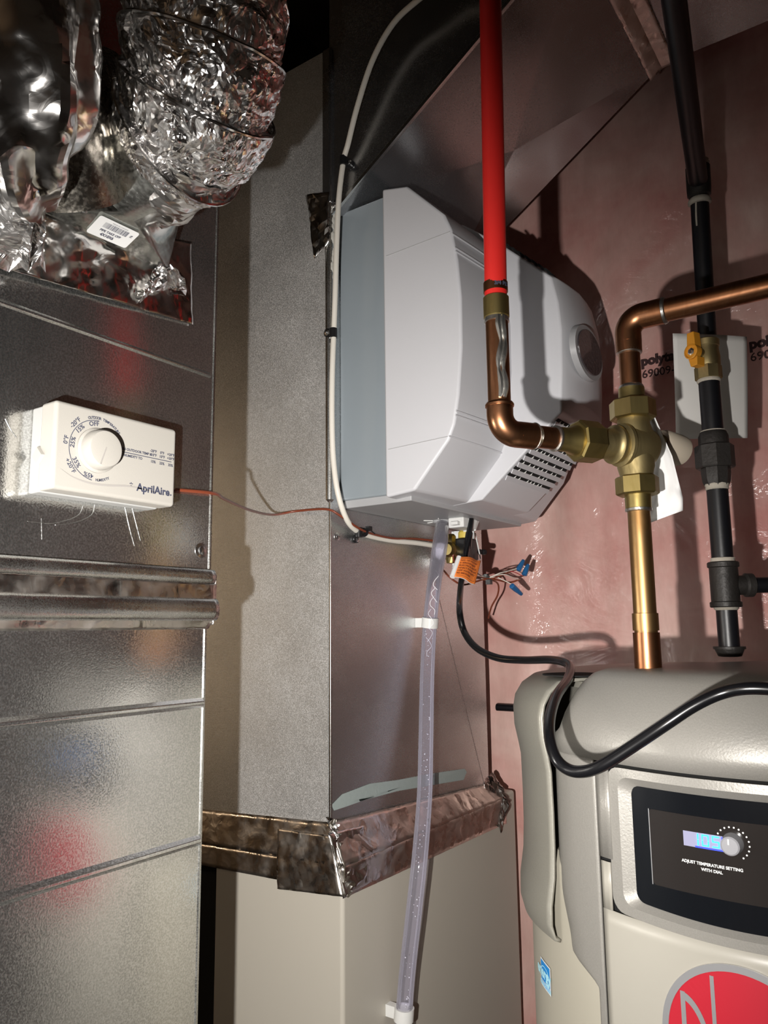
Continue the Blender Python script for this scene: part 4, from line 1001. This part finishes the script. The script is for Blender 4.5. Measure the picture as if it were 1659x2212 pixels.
lv.build('handle_lever', m_yellow, gv, bevel=.0012)
lv = MB(); lv.add([hc+hdir*a+sd*b+Vector((0,0,c)) for a in (-.016,-.001) for b, c in ((-.0070,-.007),(.0070,-.007),(.0060,-.019),(-.0040,-.019))], [(0,3,2,1),(4,5,6,7),(0,1,5,4),(1,2,6,5),(2,3,7,6),(3,0,4,7)]); lv.build('handle_stop', m_yellow, gv, bevel=.001)
MB().lathe(hc, hdir, [(-.004,.0050),(.0015,.0050),(.002,.0030),(.0035,.0028)], 6).build('handle_nut', m_steel, gv, smooth=20)
MB().tube([vb, hc], .0075, 16, 2).build('valve_stem', m_brassdull, gv)

# upper gas pipe behind the paper, leaning towards the viewer above its coupling
gu = thing('gas_pipe', 'upper black iron pipe with a taped coupling, passing behind the copper run', 'pipe', U(1530,760,d=1.14))
ub, uc, ut = U(1532,800,d=1.14), U(1509,398,d=1.14), U(1448,-60,d=.83)
ut = uc+(ut-uc)*((2.79-uc.z)/(ut.z-uc.z))
MB().tube([ub, uc], .0130, 28, 2).build('pipe_run', m_iron, gu)
MB().tube([uc, ut], .0136, 28, 2).build('pipe_run', m_iron, gu)
dc = (ub-uc).normalized()
MB().lathe(uc-dc*.028, dc, [(0,.0150),(.003,.0172),(.034,.0172),(.045,.0165),(.047,.014)], 28).build('coupling', m_cast, gu)
for s_, L_ in ((-.036,.012),(.020,.010)):
    dm = MB(); random.seed(int(L_*1e4)); dm.lathe(uc+dc*s_, dc, [(0,.013)]+[(L_*t, .0135+random.uniform(.001,.0035)) for t in (.15,.35,.5,.7,.9)]+[(L_,.013)], 20); dm.build('thread_dope', m_dope, gu)
MB().tube([uc+dc*.028-Vector((.013,-.002,0)), uc+dc*.05-Vector((.0135,-.003,0)), uc+dc*.066-Vector((.0125,-.003,0))], .0014, 6, 3).build('thread_dope', m_dope, gu)

# sheet of paper between the two pipes
pd = 1.118
pa = [U(1452,721,d=pd), U(1612,728,d=pd), U(1611,947,d=pd), U(1457,950,d=pd)]
def papf(u, v):
    p = (pa[0]*(1-u)+pa[1]*u)*(1-v)+(pa[3]*(1-u)+pa[2]*u)*v
    return p-FW*(.006*sin(u*2.6+.3)+.004*sin(v*2))
V, F = grid(papf, 16, 16); o = solid(MB().add(V,F).build('paper_sheet', m_paper, smooth=60, fix=False), .0006)
tag(o, 'blank grey-white square of card tucked behind the yellow-handled gas valve', 'card')

# dark conduit low on the back wall
cz = U(1085,1529,x=XW-.03)
o = MB().tube([(XW-.022,.45,cz.z),(XW-.022,.75,cz.z)], .0075, 16, 2).build('conduit', m_iron); tag(o, 'short dark horizontal pipe on the pink wall left of the water heater', 'pipe')

# ------------------------------------------------------------------ water heater
WX, WY = 1.004, .1445
wh = thing('water_heater', 'large grey-beige water heater with black display and red round badge', 'water heater', (WX,WY,0))
def PW(a, z, R): A = radians(a); return Vector((WX-R*cos(A), WY+R*sin(A), z))
MB().lathe((WX,WY,0), (0,0,1), [(0,.286),(.01,.2925),(1.36,.2925),(1.37,.286)], 96).build('tank', m_tank, wh, smooth=40)
sidep = [(1.285,.294),(1.287,.300),(1.30,.3035),(1.318,.3030),(1.345,.2985),(1.375,.2970),(1.41,.2968),(1.45,.2975),(1.465,.3000),(1.485,.3040),(1.505,.3045),(1.518,.302),(1.531,.294),(1.540,.281),(1.543,.262),(1.543,.0001)]
# lower edge of side shroud dips: build as polar rows
def polar(rows, aL, aR, nA, name, mat, parent=wh, th=.004, smooth=40, Rf=None, bevel=0):
    V = []; F = []
    for (z, R) in rows:
        l, r = aL(z), aR(z)
        for i in range(nA+1):
            a = l+(r-l)*i/nA; zz = z; RR = R if Rf is None else Rf(a, z, R, i/nA)
            if isinstance(RR, tuple): RR, zz = RR
            V.append(PW(a, zz, RR))
    for j in range(len(rows)-1):
        for i in range(nA): q = j*(nA+1)+i; F.append((q,q+1,q+nA+2,q+nA+1))
    o = MB().add(V,F).build(name, mat, parent, smooth=smooth, fix=False)
    m = o.modifiers.new('s','SOLIDIFY'); m.thickness = th; m.offset = 1 if V and False else 0; return o
SLOW = 1.287
def side(sign):
    aL = lambda z: 39.5*sign; aR = lambda z: 175*sign
    def Rf(a, z, R, u):
        zz = z
        if z < 1.40:
            low = SLOW-.018*min(1, max(0, (abs(a)-41)/45.))**1.3; zz = low+(z-1.285)*(1.40-low)/(1.40-1.285)
        return (R, zz)
    polar(sidep, aL, aR, 70, 'side_shroud', m_side, Rf=Rf, th=.003)
side(1); side(-1)
# top plate under the hood edges
MB().lathe((WX,WY,1.535),(0,0,1),[(0,.262),(.006,.258),(.010,.20),(.010,.0001)],72).build('top_plate', m_side, wh)
hp = PW(47,1.5458,.250); MB().lathe(hp,(0,0,1),[(0,.034),(.0012,.034),(.0013,.0001)],28).build('handle_recess', m_void, wh)
# front hood: shoulder and top
RF = .2965
hood = [(1.4735,RF),(1.49,RF-.0005),(1.505,RF-.004),(1.52,RF-.011),(1.535,RF-.021),(1.545,RF-.030),(1.5515,RF-.040),(1.5545,RF-.052),(1.556,RF-.075),(1.5565,.16),(1.5565,.08),(1.5565,.01)]
def edge_round(a, z, R, u):
    e = min(1, (40.9-abs(a))/9.0); k = (1-e)**2
    return (R-.010*k, z-(.022*k if z > 1.5 else 0))
polar(hood, lambda z: 40.9, lambda z: -40.9, 80, 'front_hood', m_shroud, Rf=edge_round, th=.003)
def aside(z):
    if z > 1.345: return 40.9
    if z > 1.288: return 40.9-3.3*(1-cos(pi*(1.345-z)/.057))/2
    if z > 1.268: return 37.6-9.6*(1-cos(pi*(1.288-z)/.020))/2
    return 28.0
zr = [.2+.1*i for i in range(11)]+[1.25+.004*i for i in range(57)]
for sgn in (1,-1):
    def er(a, z, R, u, s=sgn):
        e = min(1, u/.60); k = (1-e)**2; return R-.010*k
    polar([(z,RF) for z in zr], lambda z, s=sgn: aside(z)*s, lambda z, s=sgn: 25.5*s, 22, 'front_hood_side', m_shroud, Rf=er, th=.003)
# lower door
ZBZ0, ZBZ1 = U(1380,1990,x=.712).z, 1.470
def dtop(a): return ZBZ0-.004+.0*a
rows_d = [.2+.1*i for i in range(10)]+[1.2,1.25,1.30,1.33,ZBZ0-.002]
def notch(z): return 21.8
polar([(z,RF+.0004) for z in rows_d], lambda z: 24.9, lambda z: -24.9, 40, 'door_panel', m_door, th=.002)
for sg in (1,-1): polar([(ZBZ0-.002,RF+.0004),(1.384,RF+.0004)], lambda z: 24.9*sg, lambda z: 22.8*sg, 3, 'door_tab', m_door, th=.002)
polar([(.2,RF-.004),(1.474,RF-.004)], lambda z: 26.5, lambda z: -26.5, 40, 'inner_frame', m_void, th=.001)
for sg in (1,-1): polar([(1.388,RF+.0020),(1.4705,RF+.0020)], lambda z: 24.9*sg, lambda z: 22.0*sg, 3, 'bezel_shoulder', m_shroud, th=.002)
# bezel frame: outer loop -> inner loop, on the curved front
def rloop(aw, z0, z1, ra, rz, n=8, sag=0.0):
    L_ = []
    for (sa, zz, q0) in ((1,z1,0),(-1,z1,90),(-1,z0,180),(1,z0,270)):
        for k in range(n+1):
            A = radians(q0+90*k/n); L_.append((sa*(aw-ra)+ra*cos(A), (z1-rz if zz == z1 else z0+rz)+rz*sin(A)))
    # densify long edges
    out = []
    for i in range(len(L_)):
        p, q = L_[i], L_[(i+1)%len(L_)]; m_ = max(1, int(abs(p[0]-q[0])/2.0)); 
        for k in range(m_):
            t_ = k/m_; a = p[0]+(q[0]-p[0])*t_; z = p[1]+(q[1]-p[1])*t_
            if z < (z0+z1)/2: z -= sag*cos(a/aw*pi/2)
            out.append((a, z))
    return out
gz0, gz1 = U(1400,1958,x=.713).z, U(1370,1705,x=.713).z
L0 = rloop(22.4, ZBZ0, 1.4705, 2.4, .013, sag=.004); L1 = rloop(20.0, ZBZ0+.008, gz1+.008, 2.0, .010, sag=.004); L2 = rloop(18.0, gz0-.001, gz1+.001, 1.5, .0075, sag=.004)
assert True
def resample(L_, n):
    P = [Vector((a*.0051,z,0)) for a,z in L_]; P.append(P[0]); D = [0]
    for i in range(1,len(P)): D.append(D[-1]+(P[i]-P[i-1]).length)
    out = []; k = 0
    for j in range(n):
        s_ = D[-1]*j/n
        while D[k+1] < s_: k += 1
        f = (s_-D[k])/(D[k+1]-D[k]+1e-12); p = P[k].lerp(P[k+1], f); out.append((p.x/.0051, p.y))
    return out
N = 160; loops = [(resample(L0,N),RF-.001),(resample(L0,N),RF+.0020),(resample(L1,N),RF+.0026),(resample(L2,N),RF-.0035)]
V = []; F = []
for L_, R in loops: V += [PW(a,z,R) for a,z in L_]
for j in range(3):
    for i in range(N): F.append((j*N+i,j*N+(i+1)%N,(j+1)*N+(i+1)%N,(j+1)*N+i))
MB().add(V,F).build('control_bezel', m_shroud, wh, smooth=30)
def pfill(L_, R, name, mat, parent=wh, nz=1):
    V = [PW(a,z,R) for a,z in L_]; n = len(V)
    # strips by matching upper and lower chains: simple fan on rows of equal angle
    amin = min(a for a,_ in L_); amax = max(a for a,_ in L_); cols = 36; VV = []; FF = []
    def span(a):
        zs_ = []
        for i in range(len(L_)):
            p, q = L_[i], L_[(i+1)%len(L_)]
            if (p[0]-a)*(q[0]-a) <= 0 and p[0] != q[0]: zs_.append(p[1]+(q[1]-p[1])*(a-p[0])/(q[0]-p[0]))
        return min(zs_), max(zs_)
    for i in range(cols+1):
        u = i/cols; a = amin+1e-3+(amax-amin-2e-3)*(.5-.5*cos(pi*u)); lo_, hi_ = span(a); VV += [PW(a,lo_,R), PW(a,hi_,R)]
        if i: FF.append((2*i-2,2*i-1,2*i+1,2*i))
    return MB().add(VV,FF).build(name, mat, parent, smooth=40)
gls = pfill(resample(L2,N), RF-.003, 'display_glass', m_glass)
iz0, iz1 = U(1425,1915,x=.716).z, U(1415,1750,x=.716).z
pfill(resample(rloop(14.6, iz0, iz1, .3, .0015),120), RF-.0024, 'smoked_window', m_glass2, gls)
fr_ = MB()
for (a0_,a1_,z0_,z1_) in ((14.55,14.7,iz0,iz1),):
    fr_.add([PW(a0_,z0_,RF-.0022),PW(a1_,z0_,RF-.0022),PW(a1_,z1_,RF-.0022),PW(a0_,z1_,RF-.0022)],[(0,1,2,3)])
fr_.build('window_edge', m_silver, gls, smooth=0, fix=False)
def front(px, py, R=RF-.002):
    """polar position on the heater front seen at a pixel"""
    lo_, hi_ = .1, 1.2; v = FW + RT*((px-829.5)/FPX) - UP*((py-1106)/FPX)
    for k in range(400):
        t_ = .5+.001*k; p = CAM+v*t_
        if hypot(p.x-WX,p.y-WY) <= R: break
    return math.degrees(atan2(p.y-WY, WX-p.x)), p.z
def pf(a0, z0, R): return lambda u, v: PW(a0-math.degrees(u/R), z0+v, R)
aL_, zL_ = front(1476,1793); aR_, zR_ = front(1563,1835); zLc = (front(1476,1793)[1]+front(1478,1822)[1])/2
_, zl0 = front(1478,1822); 
ww = radians(aL_-aR_)*RF; hh = (zL_-zl0)
lf = pf((aL_+aR_)/2, (zL_+zl0)/2, RF-.0018)
lf2 = pf((aL_+aR_)/2, (zL_+zl0)/2, RF-.0015); lf3 = pf((aL_+aR_)/2, (zL_+zl0)/2, RF-.0012)
lc = MB(); bar(lc, -ww/2, -hh*.62, ww/2, hh*.5, lf, 4); lc.build('screen_back', m_lcdbg, gls, smooth=0, fix=False)
lc = MB(); bar(lc, -ww*.12, -hh*.60, ww/2, hh*.45, lf2, 4)
lc.build('screen_glow', m_lcdglow, gls, smooth=0, fix=False) if False else None
lc = MB(); bar(lc, -ww*.20, -hh*.62, ww*.5, -hh*.50, lf2, 4); bar(lc, ww*.47, -hh*.62, ww*.5, hh*.45, lf2, 1); lc.build('screen_glow', m_lcdglow, gls, smooth=0, fix=False)
dg_ = MB(); SEG = {'1':'bc','0':'abcdef','5':'afgcd'}
def seg7(ch, u0, w_, h):
    t_ = .00105; v0, v1, vm = -h/2, h/2, 0
    D = {'a':(u0,v1-t_,u0+w_,v1),'d':(u0,v0,u0+w_,v0+t_),'g':(u0,vm-t_/2,u0+w_,vm+t_/2),'f':(u0,vm+.0002,u0+t_,v1),'e':(u0,v0,u0+t_,vm-.0002),'b':(u0+w_-t_,vm+.0002,u0+w_,v1),'c':(u0+w_-t_,v0,u0+w_,vm-.0002)}
    for s_ in SEG[ch]: a, b, c_, d = D[s_]; bar(dg_, a, b, c_, d, lf3, 1)
for i, ch in enumerate('105'): seg7(ch, -ww*.28+i*ww*.26, ww*.18, hh*.86)
dg_.build('screen_digits', m_lcd, gls, smooth=0, fix=False)
ka_, kz_ = front(1583,1822); kP = PW(ka_,kz_,RF-.003); kn_ = (PW(ka_,kz_,1)-Vector((WX,WY,kz_))).normalized()
MB().lathe(kP, kn_, [(0,.0085),(.003,.0082),(.011,.0074),(.012,.0062),(.0121,.0001)], 32).build('dial_knob', m_knob, gls)
kt = kn_.cross(Vector((0,0,1))).normalized(); kx = kP+kn_*.0125
if kt.dot(RT) < 0: kt = -kt
MB().obox(kx+Vector((0,0,.0035))-kt*.0008, kt*.0006, Vector((0,0,.0022)), kn_*.0002).build('knob_mark', m_white, gls)
tk = MB(); kf = pf(ka_, kz_, RF-.0016)
for i in range(13):
    A = radians(150-i*17); c_ = (cos(A)*.0128, sin(A)*.0128); r_ = .0008
    tk.add([kf(c_[0]+r_*cos(q_), c_[1]+r_*sin(q_)) for q_ in [k*pi/3 for k in range(6)]], [(0,1,2,3,4,5)])
ta_, tz_ = front(1538,1874); tf2 = pf(ta_, tz_, RF-.0016)
lettering(tk, 'ADJUST TEMPERATURE SETTING', .0034, tf2, .0001, at=(0,.0018)); lettering(tk, 'WITH DIAL', .0034, tf2, .0001, at=(.0,-.0026))
tk.build('panel_print', m_white, gls, smooth=0, fix=False)
# badge
ba_, bz_ = 1.2, U(1530,2066,x=.708).z-.0665
bf = lambda R: pf(ba_, bz_, R)
def disc(r0, r1, R, name, mat, par, n=72, nr=4):
    fn = bf(R); V = []; F = []
    for j in range(nr+1):
        r_ = r0+(r1-r0)*j/nr
        for i in range(n): V.append(fn(r_*cos(2*pi*i/n), r_*sin(2*pi*i/n)))
    for j in range(nr):
        for i in range(n): F.append((j*n+i,j*n+(i+1)%n,(j+1)*n+(i+1)%n,(j+1)*n+i))
    o = MB().add(V,F).build(name, mat, par, smooth=0, fix=False); m = o.modifiers.new('s','SOLIDIFY'); m.thickness = .0015; m.offset = 0; return o
bdg = disc(.0005, .060, RF+.0022, 'badge', m_logo, wh); disc(.060, .0655, RF+.0030, 'badge_ring', m_silver, bdg, nr=1)
lm = MB(); fn = bf(RF+.0032)
bar(lm, -.0225, -.052, -.0193, .053, lambda u,v: fn(u,v), 1); 
# upright at the left of the bar with an arch springing from it
bar(lm, -.0480, -.034, -.0440, .0345, fn, 1)
V = []; F = []
for i in range(25):
    A = pi/2*(1-i/24.); V += [fn(-.0480+.0245*cos(A), -.012+.0465*sin(A)), fn(-.0480+.0205*cos(A), -.012+.0405*sin(A))]
    if i: F.append((2*i-2,2*i-1,2*i+1,2*i))
lm.add(V,F); lm.build('badge_lines', m_silver, bdg, smooth=0, fix=False)
# efficiency sticker on the tank side
sa0, sz_t = front(1170,2090,.2785); sa1, _ = front(1190,2130,.2785)
def tanksurf(px, py):
    v = FW + RT*((px-829.5)/FPX) - UP*((py-1106)/FPX)
    for k in range(900):
        p = CAM+v*(.5+.0006*k)
        if hypot(p.x-WX,p.y-WY) <= .2935: return p
    return p
A_, Bq, Cq, Dq = [tanksurf(*q_) for q_ in ((1169,2067),(1190,2090),(1191,2149),(1171,2127))]
def ang(p): return math.degrees(atan2(p.y-WY, WX-p.x))
sA, sB = ang(A_), ang(Bq); szt, szb = (A_.z+Bq.z)/2, (Cq.z+Dq.z)/2
def stk2(u, v, R=.2941): return PW(sA+(sB-sA)*u, szb+(szt-szb)*v, R)
V, F = grid(lambda u,v: stk2(u,v), 6, 1); es = MB().add(V,F).build('rating_sticker', m_sticker, wh, fix=False)
mB = MB(); V, F = grid(lambda u,v: stk2(.06+.88*u,.24+.71*v,.2944), 6, 1); mB.add(V,F).build('sticker_field', m_enblue, es, fix=False)
mB = MB(); V, F = grid(lambda u,v: stk2(.06+.88*u,.05+.16*v,.2944), 6, 1); mB.add(V,F).build('sticker_band', plain('sticker_midblue',(.25,.5,.85),.5), es, fix=False)
en = MB(); wS_, hS_ = abs(radians(sA-sB))*.294, szt-szb
ef = lambda u, v: stk2(.5+u, .5+v, .2947)
V = []; F = []
for i in range(31):
    A = radians(-15+200*i/30.); V += [ef(-.02+.36*cos(A), .13+.19*sin(A)), ef(-.02+.31*cos(A), .13+.165*sin(A))]
    if i: F.append((2*i-2,2*i-1,2*i+1,2*i))
en.add(V,F)
star = []
for k in range(10):
    A = radians(90+36*k); r_ = 1 if k%2 == 0 else .42; star.append(ef(.22+.20*r_*cos(A), .0+.10*r_*sin(A)))
en.add(star+[ef(.22,.0)], [(k,(k+1)%10,10) for k in range(10)])
lettering(en, 'energy', .016, lambda u,v: ef(-.16+u/wS_, .05+v/hS_), .0006); lettering(en, 'ENERGY STAR', .0052, lambda u,v: ef(u/wS_, -.37+v/hS_), .0002)
en.build('sticker_print', m_encyan, es, smooth=0, fix=False)
bpy.context.view_layer.update()
